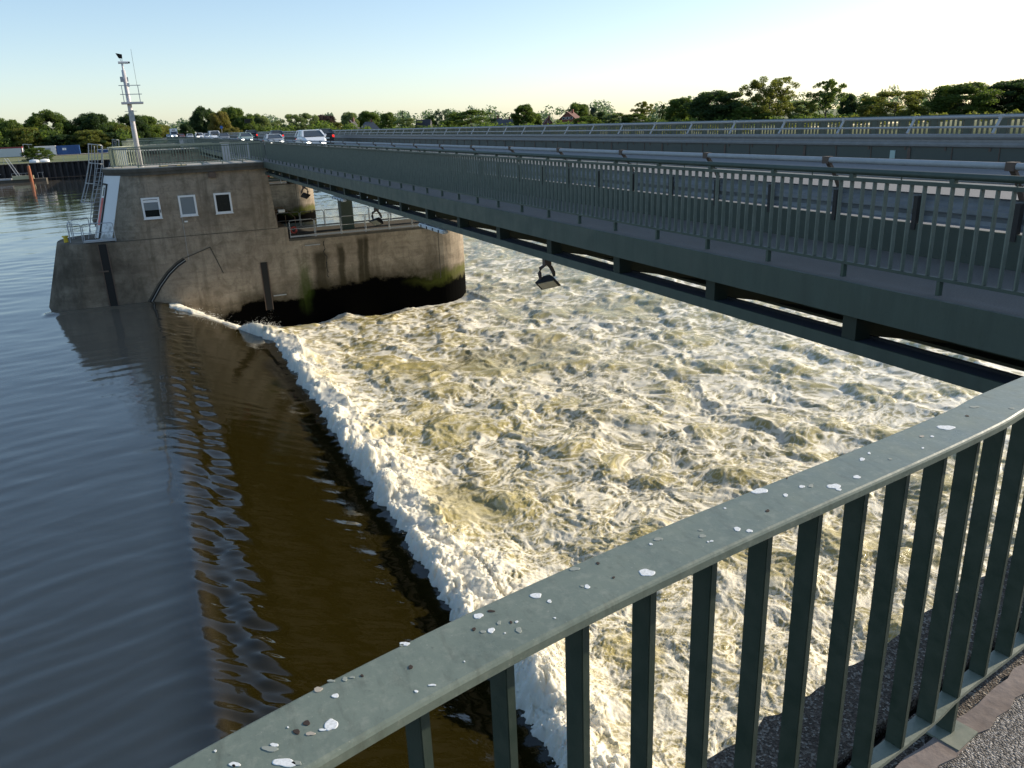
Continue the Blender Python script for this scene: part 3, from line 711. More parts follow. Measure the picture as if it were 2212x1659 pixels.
# --- calm river upstream and the smooth sheet over the gate
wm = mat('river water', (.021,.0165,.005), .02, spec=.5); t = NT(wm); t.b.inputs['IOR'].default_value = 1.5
q = t.n('ShaderNodeAttribute'); q.attribute_name = 'sky_grey'; t.color(t.mix(q.outputs['Fac'], (.0135,.0105,.002), (.15,.125,.092)))
c = t.coord((1,1,1), 'World'); n1 = t.noise(c, 1.6, 5, .6); n2 = t.noise(t.coord((.8,2.2,1), 'World'), 3.2, 3, .5)
t.bump(t.math('ADD', n1, t.math('MULTIPLY', n2, .5)), .10, .05)
rr_ = np.concatenate([np.geomspace(5.5, 75, 520), np.geomspace(76, 420, 190)])
X, Y, RR = polar(-78, 36, 640, rr_)
fade = lambda wl: np.clip(1.6-RR*.011/wl*2.2, 0, 1)          # drop wavelengths finer than the grid
wx = X+.35*pn(X*.35, Y*.35, 3); wy = Y+.35*pn(X*.35, Y*.35, 4)
dist = np.hypot(X-1.5, Y-4.0)                               # long curved ripples that spread from the near pier
amp = .55+.9*pn(X*.12, Y*.12, 8)
h = .0075*np.sin(dist*2*np.pi/.82+2.4*pn(X*.25, Y*.25, 5))*np.clip(amp, 0, 2)*fade(.82)
h += .004*np.sin((wy*.96-wx*.28)*2*np.pi/.46+2.0*pn(X*.5, Y*.5, 6))*np.clip(amp+.2, 0, 2)*fade(.46)
h += .020*pn(wx*.7, wy*1.1, 1)*fade(1.0)+.010*pn(wx*1.6, wy*2.6, 2)*fade(.45)
h += .03*pn(X*.16, Y*.22, 7)
far = sstep(25, 70, RR); h += far*(.035*pn(wx*.45, wy*.9, 12)+.025*pn(wx*1.0, wy*1.9, 13)*fade(.8))
g = sstep(-1.2, .3, X)*(Y < 50)                               # smoother where the water is drawn over the gate
Z = np.where(X > -.95, glide(X), W_UP)+h*(1-.62*g)
bell = np.exp(-((X-.32)/.40)**2); tl = np.clip(.52*pn(Y*1.9+X*.9, X*.6+Y*.3, 21)+.34*pn(Y*4.2+X*1.6, X*.8, 22), -.24, .30)-.24*sstep(15, 25, Y)
lines = (X-.32)*bell*tl*1.3+.006*sstep(.6,1.5,X)*pn(X*.5+Y*.2, Y*3.0, 23)+.004*sstep(2.2,3.8,X)*pn(X*1.2, Y*4, 24)+.022*sstep(3.7,4.5,X)*pn(X*1.0+Y*.4, Y*2.6, 25)
Z += lines*(Y < 50)
bulge = np.exp(-((Y-48.3)/.35)**2)*.10*(X < 1); Z += bulge*(np.abs(X+1) < 5)
keep = (Y < 211.6)&np.where(Y < 48.9, X < np.minimum(foam_edge(Y)+.75, 6.0), X < .5)
sky_grey = 1-sstep(-1.3, .1, X)*(Y < 50)  # murky water upstream, base lightened further in place of sky reflection
water = grid_mesh('river_water', X, Y, Z, keep, wm, {'sky_grey': sky_grey}); tag(water, kind='structure')

# --- churning water below the weir
r1 = 10.9/np.tan(np.linspace(math.atan(10.9/6.2), math.atan(10.9/150.), 1020)); r2 = np.geomspace(151, 900, 60)
X, Y, RR = polar(-6, 82, 1100, np.concatenate([r1, r2]))
dr = np.gradient(RR[:,0])[:,None]*np.ones_like(X)
fade = lambda wl: np.clip(1.7-dr/wl*2.0, 0, 1)
wx = X+.7*pn(X*.45, Y*.45, 31)+.25*pn(X*1.3, Y*1.3, 32); wy = Y+.7*pn(X*.45, Y*.45, 33)+.25*pn(X*1.3, Y*1.3, 34)
e = foam_edge(Y)+.28*pn(Y*.7, X*.15, 41)+.16*pn(Y*2.3, X*.9, 42)+.12*pn(Y*5.5, X*5, 43)+.06*pn(Y*12, X*12, 44)
d = X-e
bay = 1-sstep(50.5, 56, Y)*(1-sstep(15, 22, X-(Y-50)*.02))                     # next bay is calm close to its gate
act = bay*(1-.45*sstep(25, 70, X))                                       # turbulence dies away downstream
# broad swell and standing waves
h = .20*pn(wx*.30, wy*.24, 51)+.11*pn(wx*.62, wy*.5, 52)
rid = lambda a, b, s: 1-2.0*np.abs(pn(a, b, s))
h += .10*rid(wx*.42, wy*.30, 53)**2*np.sign(rid(wx*.42, wy*.30, 53))
# boils: smooth domes of brown water pushed up from below
f1, f2, hid = worley(wx*.46, wy*.46, 2)
dome = np.clip(1-(f1/(.30+.22*hid))**2, 0, 1)*(hid > .42); h += .12*np.sqrt(dome+1e-6)*dome
f1b, f2b, hidb = worley(wx*1.15, wy*1.15, 5); domeb = np.clip(1-(f1b/.45)**2, 0, 1)*(hidb > .45); h += .055*domeb
# chop with crests
h += .048*rid(wx*1.15, wy*1.0, 54)*fade(.9)+.036*rid(wx*2.4, wy*2.2, 55)*fade(.45)+.024*rid(wx*5.2, wy*4.8, 56)*fade(.22)+.014*rid(wx*11, wy*10, 57)*fade(.12)
h += .010*pn(X*24, Y*24, 58)*fade(.06); h -= h.mean()
# roller: puffy foam piled up along the edge
f1c, f2c, hc = worley(X*.75+.3*pn(X,Y,61), Y*.75, 8); qx = X+.16*pn(X*2.2,Y*2.2,65)+.07*pn(X*6,Y*6,66); qy = Y+.16*pn(X*2.2,Y*2.2,67)+.07*pn(X*6,Y*6,68); f1d, _, hd = worley(qx*1.9, qy*1.9, 9); f1e, _, he = worley(qx*4.6, qy*4.6, 10); f1f, _, hf = worley(qx*10.5, qy*10.5, 12)
puff = .20*np.sqrt(np.clip(1-f1c*f1c, 0, 1))*(.3+hc)+.26*hd*np.sqrt(np.clip(1-f1d*f1d*1.2, 0, 1))+.11*he*np.sqrt(np.clip(1-f1e*f1e*1.2, 0, 1))*fade(.22)+.05*hf*np.sqrt(np.clip(1-f1f*f1f*1.2, 0, 1))*fade(.1)+.07*pn(X*9, Y*9, 69)*fade(.12)+.05*rid(qx*3.2, qy*3.2, 78)+.035*rid(qx*6.5, qy*6.5, 79)*fade(.15)+.03*pn(X*24, Y*24, 64)*fade(.05)
roll = np.exp(-np.clip(d-.35, 0, 99)**2/(1.15+.8*pn(Y*.35, 0*Y, 63)+.5*pn(Y*1.2, X*.6, 70))**2)
wall = np.exp(-((Y-48.2)/1.5)**2)*(X > -.6)*(X < 19)                         # foam heaps against the pier wall
wallh = np.interp(X, [-.6,.8,2.0,3.2,4.2,5.2,6.8,8.5,10.2,11.2,12.4,14.2,16.5,19], [-7.60,-8.15,-8.85,-8.75,-9.3,-9.3,-9.55,-9.6,-9.1,-9.5,-9.55,-9.2,-9.25,-9.1])
base = np.full_like(X, W_DN+.12*(1-sstep(6, 16, X)))+(.34+.85*np.clip(pn(Y*.62, X*.35, 76), -.3, .9))*np.exp(-(np.clip(d-.2, 0, 99)/(1.3+.9*pn(Y*.5, 0*Y, 77)))**2); wallh = wallh-.30
base = base+wall*(wallh-base)
Z = base+h*act*(1-.55*roll)+puff*roll*bay*1.0-.12*roll
rise = sstep(-.15, .42, d); gl = glide(np.clip(X, -.95, 6.3))
rough = (.5*puff+.10*pn(X*3.1+Z*2,Y*3.1,73)+.08*pn(X*7,Y*7,74)+.05*pn(X*15,Y*15,75)*fade(.08))
Z = np.where(d < 1.2, (gl-.25)*(1-rise)+(np.maximum(Z, gl+.03+.3*puff)+.35*rough*(1-rise))*rise+rough*4*rise*(1-rise)*.55, Z)
calm = 1-bay; Z += calm*(.04*pn(wx*.8, wy*1.4, 71)+.03*pn(wx*2, wy*3, 72)*fade(.5))
# lace of foam lines
def lines_(sx, s, k, wl): return np.clip(1-np.abs(pn(wx*sx*.8, wy*sx*1.15, s))*k, 0, 1)*fade(wl)
wx0, wy0 = wx, wy; wx = wx+.10*pn(X*4, Y*4, 81)+.05*pn(X*9, Y*9, 84)*fade(.1); wy = wy+.10*pn(X*4, Y*4, 82)+.05*pn(X*9, Y*9, 85)*fade(.1)
cov = .50+.75*pn(wx0*.22, wy0*.22, 83)+.35*pn(wx0*.7, wy0*.7, 86)
lace = np.maximum.reduce([lines_(.9, 91, 5.2, 1)*1.0, lines_(1.9, 92, 5.0, .5)*.95, lines_(4.0, 93, 4.4, .25)*.92, lines_(8.5, 94, 3.4, .10)*.85, lines_(17, 95, 2.6, .05)*.7])
soft = .5+.9*pn(wx*1.5, wy*1.5, 96)+.5*pn(wx*4, wy*4, 97)*fade(.25)+.4*pn(wx*12, wy*12, 98)*fade(.1)
lost = 1-fade(.14)                                                        # detail the far grid cannot carry becomes an average
foam = np.clip(lace**1.6*(.55+.75*cov)+.20*np.clip(soft, 0, 1)*cov+.16*lost, 0, 1)
foam *= 1-.5*sstep(.10, .42, pn(wx0*.20, wy0*.15, 102)); crest = np.clip((h-.18)*1.6, 0, .5)*(soft > .35); foam = np.clip(foam+crest, 0, 1)
foam *= 1-.72*np.clip(dome*1.6, 0, 1)*(1-lace*.55); foam *= 1-.35*domeb*(1-lace)
wide = np.exp(-np.clip(d-.3, 0, 99)/2.1)*np.clip(.75+.9*pn(wx0*.6, wy0*.6, 87)+.5*pn(wx*2.2, wy*2.2, 88), 0, 1); foam = np.maximum(foam, wide*bay*(.45+.75*lace)); foam = np.maximum(foam, np.clip(roll*(1.02-.30*f1d)*(.48+.55*np.clip(soft,0,1)+.45*lace), 0, 1)); foam = np.maximum(foam, wall*(d > 0)*np.clip(.35+.5*soft+.4*lace, 0, 1))
tail = sstep(50, 120, RR); foam = foam*(1-tail*.25)+tail*.10
calm = np.maximum(calm, sstep(95, 150, RR)); foam *= 1-calm*(1-.5*np.exp(-((Y-100.2)/3)**2)*(RR < 130))
tint = np.clip(.5+.8*pn(X*.3, Y*.3, 99)+dome*.6, 0, 1)
keep = np.where(Y < 48.75, d > -.5, X > 1.0)&(Y < 211.5)&(X < 700)
fm = mat('churning water', (.4,.35,.2), .35, spec=.5); t = NT(fm); t.b.inputs['IOR'].default_value = 1.333
def att(n): q = t.n('ShaderNodeAttribute'); q.attribute_name = n; return q.outputs['Fac']
c = t.coord(kind='World'); fine = t.noise(c, 26, 4, .6)
fo = t.math('ADD', att('foam'), t.math('MULTIPLY', t.math('SUBTRACT', fine, .5), .28))
body = t.mix(att('tint'), (.31,.268,.135), (.47,.40,.17)); body = t.mix(att('calm'), body, (.03,.045,.05))
col = t.mix(t.ramp(fo, [(.14, 0.), (.40, .35), (.68, 1.)]), body, (.83,.785,.66)); t.color(col)
t.l(t.ramp(fo, [(.15, .10), (.6, .75)]), t.b.inputs['Roughness'])
t.bump(t.math('MULTIPLY', t.math('ADD', fine, t.math('MULTIPLY', fo, 1.2)), t.math('SUBTRACT', 1.0, t.math('MULTIPLY', att('calm'), .93))), .5, .02)
t.l(t.math('MULTIPLY', t.ramp(fo, [(.45, 0.), (.8, 1.)]), .45), t.b.inputs['Subsurface Weight']); t.b.inputs['Subsurface Radius'].default_value = (.35,.33,.28); t.b.inputs['Subsurface Scale'].default_value = .8
rapids = grid_mesh('churning_water', X, Y, Z, keep, fm, {'foam': foam, 'tint': tint, 'calm': calm}); tag(rapids, kind='structure')
RAP = (X, Y, Z, d, roll)

# --- spray: drops and small clots of foam thrown up along the roller
spm = mat('spray foam', (.86,.84,.78), .6)
_ico = bmesh.new(); bmesh.ops.create_icosphere(_ico, subdivisions=1, radius=1); _iv = np.array([v.co[:] for v in _ico.verts]); _if = np.array([[v.index for v in f.verts] for f in _ico.faces]); _ico.free()
def scatter(name, pts, rad, m):
    n = len(pts); rot = rng.normal(size=(n,1,3))*.25; sc = rad[:,None,None]*(1+rng.uniform(-.35,.35,(n,1,3)))
    v = (_iv[None]*sc*(1+rng.uniform(-.22,.22,(n,len(_iv),1)))+pts[:,None]).reshape(-1,3); f = (_if[None]+np.arange(n)[:,None,None]*len(_iv)).reshape(-1,3)
    me = bpy.data.meshes.new(name); me.vertices.add(len(v)); me.vertices.foreach_set('co', v.astype(np.float32).ravel()); me.loops.add(f.size); me.loops.foreach_set('vertex_index', f.astype(np.int32).ravel())
    me.polygons.add(len(f)); me.polygons.foreach_set('loop_start', np.arange(0, f.size, 3, dtype=np.int32)); me.polygons.foreach_set('loop_total', np.full(len(f), 3, np.int32)); me.polygons.foreach_set('use_smooth', np.ones(len(f), bool)); me.update(calc_edges=True)
    me.materials.append(m); o = bpy.data.objects.new(name, me); COL.objects.link(o); return o
cand = np.argwhere((d > -.02)&(d < 1.5)&(RR < 52)&keep)
w = (RR[cand[:,0], cand[:,1]]*dr[cand[:,0], cand[:,1]]); w /= w.sum()
burst = np.clip(pn(Y*.62, X*.35, 76)[cand[:,0], cand[:,1]]*1.2+.1*2.4, .04, 1)**2; w = w*burst; w /= w.sum()
k = cand[rng.choice(len(cand), 13000, p=w)]
bz = np.clip(pn(Y*.55, X*.4, 101)[k[:,0],k[:,1]]*2.4, .05, 1)
hh = .02+rng.exponential(.16, len(k))*(.35+bz*1.2)
pts = np.stack([X[k[:,0],k[:,1]]+rng.normal(0,.06,len(k)), Y[k[:,0],k[:,1]]+rng.normal(0,.06,len(k)), Z[k[:,0],k[:,1]]+hh-.01], 1)
rad = np.clip(rng.exponential(.007, len(k)), .003, .018)*np.clip(1.1-hh*1.0, .35, 1)
pts[:,1] = np.minimum(pts[:,1], 48.4)
sp = scatter('spray', pts, rad, spm); tag(sp, 'fine white spray drops thrown up along the edge of the foam', 'spray', kind='stuff')
del X, Y, Z, h, lace, foam, puff, RR, dr, soft, cov
# ------------------------------------------------------------------ the near pier and its railing
def yl(x, off=0.0): return 1.39+.172*(x-1.19)+off*1.0147         # outer edge of the slab, offset inwards when negative
con = concrete('rough exposed aggregate concrete', (.075,.058,.045), (.15,.12,.095), 3, .6)
t = NT(con); c = t.coord(kind='World'); v = t.n('ShaderNodeTexVoronoi'); v.inputs['Scale'].default_value = 150; t.l(c, v.inputs['Vector'])
old = t.b.inputs['Base Color'].links[0].from_socket; peb = t.ramp(v.outputs['Color'], [(.2,(.035,.028,.022)),(.6,(.11,.086,.066)),(.93,(.42,.38,.32))])
n = t.noise(c, 14, 5, .7); t.color(t.mix(t.ramp(n, [(.3,.35),(.7,.85)]), old, peb)); t.bump(t.math('ADD', v.outputs['Distance'], n), .9, .006)
asp = mat('coarse path asphalt', (.1,.1,.1), .85); t = NT(asp); c = t.coord(kind='World')
v = t.n('ShaderNodeTexVoronoi'); v.inputs['Scale'].default_value = 175; t.l(c, v.inputs['Vector']); n = t.noise(c, 9, 5, .7)
st = t.ramp(v.outputs['Color'], [(.15,(.05,.045,.042)),(.5,(.17,.155,.145)),(.85,(.48,.45,.42))]); t.color(t.mix(t.ramp(n,[(.35,.0),(.75,.5)]), st, (.06,.055,.055)))
t.bump(t.math('SUBTRACT', 1.0, v.outputs['Distance']), 1.0, .008)
mor = concrete('pinkish mortar strip', (.20,.155,.135), (.30,.25,.22), 6, .4)
npier = thing('near_pier', 'near concrete pier platform with rough edge and asphalt path in the lower right corner', 'pier', (1,0,0))
def strip(o0, o1, z0, z1, x0=-.9, x1=6.35, n=60, jit=0.0, seed=1):
    rr = random.Random(seed); a = []; b = []
    for i in range(n+1):
        x = lerp(x0, x1, i/n); a.append((x, yl(x,o0)+rr.uniform(-jit,jit))); b.append((x, yl(x,o1)+rr.uniform(-jit,jit)))
    m = MB(); vs = [(x,y,z) for z in (z0,z1) for x, y in a]+[(x,y,z) for z in (z0,z1) for x, y in b]; N = n+1; fs = []
    for i in range(n):
        fs += [(N+i,N+i+1,3*N+i+1,3*N+i),(i,2*N+i,2*N+i+1,i+1),(i,i+1,N+i+1,N+i),(2*N+i,3*N+i,3*N+i+1,2*N+i+1)]
    fs += [(0,N,3*N,2*N),(n,2*N+n,3*N+n,N+n)]
    return m.add(vs, fs)
strip(0,-.205,-.42,.0,jit=.012,n=160,seed=4).build('edge_beam', con, npier)
strip(-.235,-.40,-.42,-.012,jit=.006,n=120,seed=5).build('path_edge', con, npier)
strip(-.205,-.235,-.42,-.06).build('joint', M['black'], npier)
strip(-.325,-.392,-.02,.006,jit=.010,n=120,seed=6).build('mortar_strip', mor, npier)
strip(-.38,-2.6,-.42,.002).build('path', asp, npier)
strip(-.3,-4.5,-11.5,-.43,x1=6.3).build('wall', M['concrete'], npier)
moss = mat('moss', (.04,.055,.012), 1); mm = MB(); rr = random.Random(9)
for i in range(60):
    x = 1.66+rr.gauss(0,.05); y = yl(x,-.435)+rr.gauss(0,.012); r = rr.uniform(.004,.011)
    mm.add([(x-r,y-r,-.008),(x+r,y-r,-.008),(x+r,y+r,-.008),(x-r,y+r,-.008),(x+rr.uniform(-.003,.003),y,-.005+r*1.1)],[(0,1,4),(1,2,4),(2,3,4),(3,0,4)])
mm.build('moss_tuft', moss, npier)

RT, RU = 1.0, .977                             # top and underside of the flat handrail
def rail_y(x): return .0454*x**3-.154*x**2+.3245*x+.8066 if x < 1.85 else 1.1722+.172*(x-1.85)
rail_path = [(x, rail_y(x), 0) for x in (-1.6,-1.3,-1.0,-.75,-.5,-.3,-.1,.1,.3,.5,.75,1.0,1.25,1.5,1.7,1.85,2.1,2.5,3.2,4.6,6.3)]
def smooth(path, k=6):
    out = []; P = [Vector(p) for p in path]
    for i in range(len(P)-1):
        p0, p1, p2, p3 = P[max(i-1,0)], P[i], P[i+1], P[min(i+2,len(P)-1)]
        for j in range(k):
            s = j/k; out.append(.5*((2*p1)+(p2-p0)*s+(2*p0-5*p1+4*p2-p3)*s*s+(3*p1-p0-3*p2+p3)*s**3))
    return out+[P[-1]]
RP = smooth(rail_path)
nr = thing('near_railing', 'close green railing with flat handrail spotted by bird droppings', 'railing', (1,1,0))
hw = .061
prof = [(-hw,RU+.004),(-hw,RT-.006),(-hw+.002,RT-.002),(-hw+.006,RT),(hw-.006,RT),(hw-.002,RT-.002),(hw,RT-.006),(hw,RU+.004),(hw-.004,RU),(-hw+.004,RU)]
hr_mat = worn_paint('sun bleached handrail paint', (.145,.172,.135), (.18,.21,.165), .36, 10)
t = NT(hr_mat); c = t.coord(kind='World'); n = t.noise(c, 38, 5, .75); n2 = t.noise(c, 160, 3); n4 = t.noise(t.coord((4,1,1),'World'), 11, 5, .7)
old = t.b.inputs['Base Color'].links[0].from_socket
cc = t.mix(t.ramp(n, [(.50,0.),(.70,.55)]), old, (.27,.285,.225)); cc = t.mix(t.ramp(n4, [(.52,0.),(.72,.6)]), cc, (.09,.10,.072)); cc = t.mix(t.ramp(n2, [(.66,0.),(.74,.7)]), cc, (.35,.35,.29)); t.color(cc)
HR = MB().sweep(RP, prof).build('handrail', hr_mat, nr)
bt = worn_paint('bottom bar paint', (.15,.17,.13), (.25,.26,.20), .45, 14)
MB().sweep(RP, [(-.022,.115),(.022,.115),(.022,.127),(-.022,.127)]).build('bottom_bar', bt, nr)
# balusters every 147 mm, counted from the post at x = 1.84
L = [0.0]
for a, b in zip(RP[:-1], RP[1:]): L.append(L[-1]+(b-a).length)
def along(s):
    for i in range(len(L)-1):
        if L[i+1] >= s: return RP[i]+(RP[i+1]-RP[i])*((s-L[i])/(L[i+1]-L[i])), (RP[i+1]-RP[i]).normalized()
    return RP[-1], (RP[-1]-RP[-2]).normalized()
s0 = 0
for i in range(len(RP)-1):
    if RP[i].x <= 1.828 <= RP[i+1].x: s0 = L[i]+(1.828-RP[i].x)/(RP[i+1].x-RP[i].x)*(L[i+1]-L[i])
bar_mat = worn_paint('dark baluster paint', (.027,.045,.031), (.05,.066,.048), .5, 18)
for k in range(-22, 26):
    s = s0+k*.1485
    if not 0 < s < L[-1]: continue
    p, tt = along(s)
    baluster_mb(p, tt, .127, RU, .017, .044).build('baluster', bar_mat, nr, bevel=.0018)
    if k % 8 == 0:
        baluster_mb(p, tt, .004, .115, .017, .044).build('post', bar_mat, nr)
        n = Vector((tt.y,-tt.x,0)); pl = MB(); q = p+tt*.0
        pl.add([q+tt*a+n*b+Vector((0,0,z)) for z in (.001,.009) for a, b in ((-.055,-.05),(.055,-.05),(.055,.065),(-.055,.065))],[(0,3,2,1),(4,5,6,7),(0,1,5,4),(1,2,6,5),(2,3,7,6),(3,0,4,7)])
        pl.build('base_plate', bt, nr)
# droppings and dark marks on the handrail: thin irregular crusts, sizes from the photograph
drop = mat('bird dropping', (.72,.73,.72), .8); t = NT(drop); n = t.noise(t.coord(kind='World'), 260, 3); t.color(t.mix(t.ramp(n,[(.4,0.),(.65,.5)]), (.78,.79,.78), (.42,.43,.40)))
drop2 = mat('thin dropping film', (.27,.29,.25), .8); dark = mat('dark rusty pit', (.035,.022,.016), .9); beige = mat('beige dropping', (.40,.35,.28), .8)
def spot(px, py, rx, ry, m, h=.0008, name='dropping', ang=0.0, seed=0):
    rr = random.Random(int(px*7+py*13)); c0 = at_z(px, py, RT); ex = at_z(px+1, py, RT)-c0; ey = at_z(px, py+1, RT)-c0
    rx, ry = (rx*.78, ry*.78) if m is dark else (rx, ry); n = 28; q1, q2, q3 = (rr.random()*6 for _ in range(3)); f = [1+.13*math.sin(2*a+q1)+.08*math.sin(3*a+q2)+.05*math.sin(5*a+q3)+rr.uniform(-.025,.025) for a in [2*math.pi*i/n for i in range(n)]]
    ring = []
    for i in range(n):
        a = 2*math.pi*i/n; p = c0+ex*(rx*f[i]*math.cos(a))+ey*(ry*f[i]*math.sin(a)); ring.append((p.x,p.y,RT+.0003))
    mid = [(c0.x+(p[0]-c0.x)*.9, c0.y+(p[1]-c0.y)*.9, RT+h) for p in ring]
    MB().loft([ring, mid]).build(name, m, nr).parent = nr
def I(a, b): return ((700+.678*a)/1.8228, (2000+.678*b)/1.8228)
def Hh(a, b): return ((2200+.9188*a)/1.8228, (1500+.9188*b)/1.8228)
kI, kH = .33, .46
for a, b, rx, ry, m in [(890,1260,42,40,drop),(840,1290,22,9,drop),(1745,628,30,19,drop),(1820,712,24,17,drop),(1772,720,22,8,drop2),(1980,710,22,18,drop2),(2080,510,34,20,drop),(2158,543,16,10,drop),(915,1092,21,16,drop),(815,1055,30,17,beige),(1318,790,30,14,drop),(1300,798,14,8,drop2),(1865,668,12,15,drop2),(1968,662,10,8,drop),(535,1400,58,18,drop2),(560,1378,30,12,drop),(620,1480,75,30,drop),(690,1482,35,14,drop2),(330,1490,36,17,drop),(325,1498,18,9,dark),(218,1412,10,8,drop),(970,995,18,14,drop2),(890,1005,24,9,drop2),(1385,1066,13,8,drop),(1478,1030,25,7,drop),(770,1312,30,14,beige),(640,1275,7,5,drop),(1665,893,5,5,drop),
    (690,1300,32,20,dark),(748,1250,34,20,dark),(1352,925,17,20,dark),(1720,705,15,16,dark),(1935,665,11,12,dark),(1070,975,16,10,dark),(1012,985,22,6,drop2),(1900,728,6,5,drop),(1820,600,30,10,dark),(2190,640,8,5,drop)]:
    p = I(a,b); spot(p[0], p[1], rx*kI, ry*kI, m, name='rust_pit' if m is dark else 'dropping')
for a, b, rx, ry, m in [(377,822,35,18,drop),(122,882,14,9,drop),(100,880,8,6,drop2),(68,806,26,9,drop2),(615,665,14,10,drop2),(608,640,10,5,drop2),(655,687,9,4,drop),(765,635,16,10,drop),(817,643,14,8,drop),(425,678,22,8,drop2),(972,490,12,7,drop),(862,472,40,12,drop),(1042,453,16,6,drop),(1080,450,12,8,drop2),(1180,452,30,13,drop),(1200,466,12,6,drop),(1277,412,20,7,drop),(1300,336,14,7,drop),(1330,310,8,5,drop),(1660,200,40,11,drop),(1560,288,6,4,drop),(1555,238,11,5,beige),(1600,238,10,4,drop),(712,546,6,4,drop),(1780,112,22,5,drop2),(1750,150,12,5,dark),(895,557,13,8,dark),(168,782,10,8,dark),(235,843,9,6,dark),(978,417,6,5,dark),(1940,118,12,4,drop2),(395,700,8,5,drop),(640,690,5,4,drop),(1420,335,10,4,drop2)]:
    p = Hh(a,b); spot(p[0], p[1], rx*kH, ry*kH, m, name='rust_pit' if m is dark else 'dropping')
# ------------------------------------------------------------------ vehicles
GLASS = mat('car glass', (.05,.056,.06), .05, spec=.7); TYRE = M['rubber']; RIM = mat('wheel rim', (.35,.36,.37), .35, .6)
HEAD_ON = mat('lit headlight', (.9,.9,.85), .2, emit=(1,.96,.85), estr=5); HEAD = mat('headlight glass', (.6,.62,.62), .1)
TAIL = mat('tail lamp', (.5,.02,.015), .2, emit=(1,.03,.02), estr=.6); PLATE = mat('number plate', (.7,.7,.66), .5); TRIM = mat('dark trim', (.02,.02,.022), .5)
def paint(name, col): return mat(name, col, .22, spec=.6)
def car(label, cat, x, y, zb, away, col, L_, W_, H_, kind='hatch', lit=False):
    """y points forward in the car's own frame"""
    x, y, L_, W_, H_ = (x*1.14, y*1.13, L_*.82, W_*.88, H_*.93) if not away else (x*1.06, y*1.06, L_*.86, W_*.88, H_*.93)
    zb = dz(x)+.004 if y < 206 else .09
    root = thing('car' if cat != 'van' else 'van', label, cat, (x,y,zb), 'vehicles on the bridge', 0 if away else math.pi)
    pm = col; w = W_/2; f = L_/2
    hood = .60*H_ if kind != 'suv' else .62*H_; g = .17 if kind == 'suv' else .14
    def sec(yy, hw, z0, z1, r=.10):
        return [(-hw+r*.4,yy,z0),(-hw,yy,z0+.12),(-hw,yy,z1-r*1.4),(-hw+r,yy,z1),(hw-r,yy,z1),(hw,yy,z1-r*1.4),(hw,yy,z0+.12),(hw-r*.4,yy,z0)]
    b = MB()
    if kind == 'van': tops = [(-f,.93,.62),(-f+.05,1,.66),(f-1.0,1,.66),(f-.35,.97,.58),(f-.04,.86,.42),(f,.80,.38)]
    elif kind == 'sedan': tops = [(-f,.84,.52),(-f+.08,.95,.64),(-f+.7,1,.71),(1.0,1,.71),(f-.5,.98,.64),(f-.06,.86,.50),(f,.78,.40)]
    else: tops = [(-f,.86,.54),(-f+.08,.96,.64),(-f+.8,1,.72),(1.0,1,.71),(f-.45,.97,.65),(f-.05,.87,.52),(f,.80,.42)]
    b.loft([sec(yy, w*k, g, H_*tz) for yy, k, tz in tops]); b.build('body', pm, root, smooth=False, bevel=.03, local=True)
    # glasshouse
    zb_ = H_*.70; zt = H_-.075
    if kind == 'van': gh = [(-f+.04,.97,.92,-f+.10),(f-.55,.97,.84,f-1.25)]
    elif kind == 'sedan': gh = [(-f+.75,.93,.70,-f+1.25),(1.15,.93,.72,.42)]
    elif kind == 'suv': gh = [(-f+.10,.95,.76,-f+.42),(1.25,.95,.76,.50)]
    else: gh = [(-f+.12,.93,.72,-f+.50),(1.15,.94,.72,.38)]
    (yr, kr, kt, yrt), (yf, kf, kft, yft) = gh
    lo = [(-w*kr,yr,zb_),(w*kr,yr,zb_),(w*kf,yf,zb_),(-w*kf,yf,zb_)]; hi = [(-w*kt,yrt,zt),(w*kt,yrt,zt),(w*kft,yft,zt),(-w*kft,yft,zt)]
    MB().loft([lo, hi]).build('windows', GLASS, root, local=True)
    MB().loft([[(p[0]*1.03,p[1]*1.0,zt) for p in hi],[(p[0]*1.0,p[1]*1.0,H_-.03) for p in hi],[(p[0]*.86,p[1]*.9,H_) for p in hi]]).build('roof', pm, root, local=True, bevel=.008)
    for i in range(4):
        pl = MB(); pl.bar(Vector(lo[i])+Vector((0,0,-.03)), Vector(hi[i])+Vector((0,0,.01)), .12, .09); pl.build('pillar', pm, root, local=True)
    for s in (-1,1):
        mid_l = Vector((s*w*kr,(yr+yf)/2-.15,zb_)); mid_h = Vector((s*w*kt,(yrt+yft)/2-.1,zt)); MB().bar(mid_l, mid_h, .07, .05).build('pillar', pm, root, local=True)
    for s in (-1,1):
        MB().box(s*w*1.0-.09*(s<0)-.0, s*w*1.0+.09*(s>0)+.0, yf-.25, yf-.12, zb_+.02, zb_+.15).build('mirror', pm, root, local=True, bevel=.02)
        MB().box(s*w*.60-.14, s*w*.60+.16, f-.10, f+.005, H_*.36, H_*.46).build('headlight', HEAD_ON if lit else HEAD, root, local=True, bevel=.02)
        MB().box(s*w*.80-.10, s*w*.80+.11, -f-.012, -f+.12, H_*.44, H_*.60).build('tail_lamp', TAIL, root, local=True, bevel=.02)
        for yy in (f-.85, -f+.80):
            wh = MB().tube([(s*(w-.20),yy,.32),(s*(w+.005),yy,.32)], .32, 18).build('wheel', TYRE, root, local=True)
            MB().tube([(s*(w+.006),yy,.32),(s*(w+.014),yy,.32)], .21, 14).build('rim', RIM, wh, local=True)
    MB().box(-w*.5,w*.5,f-.02,f+.012,H_*.24,H_*.35).build('grille', TRIM, root, local=True)
    MB().box(-w*.8,w*.8,f-.06,f+.008,g+.01,H_*.20).build('bumper', TRIM, root, local=True)
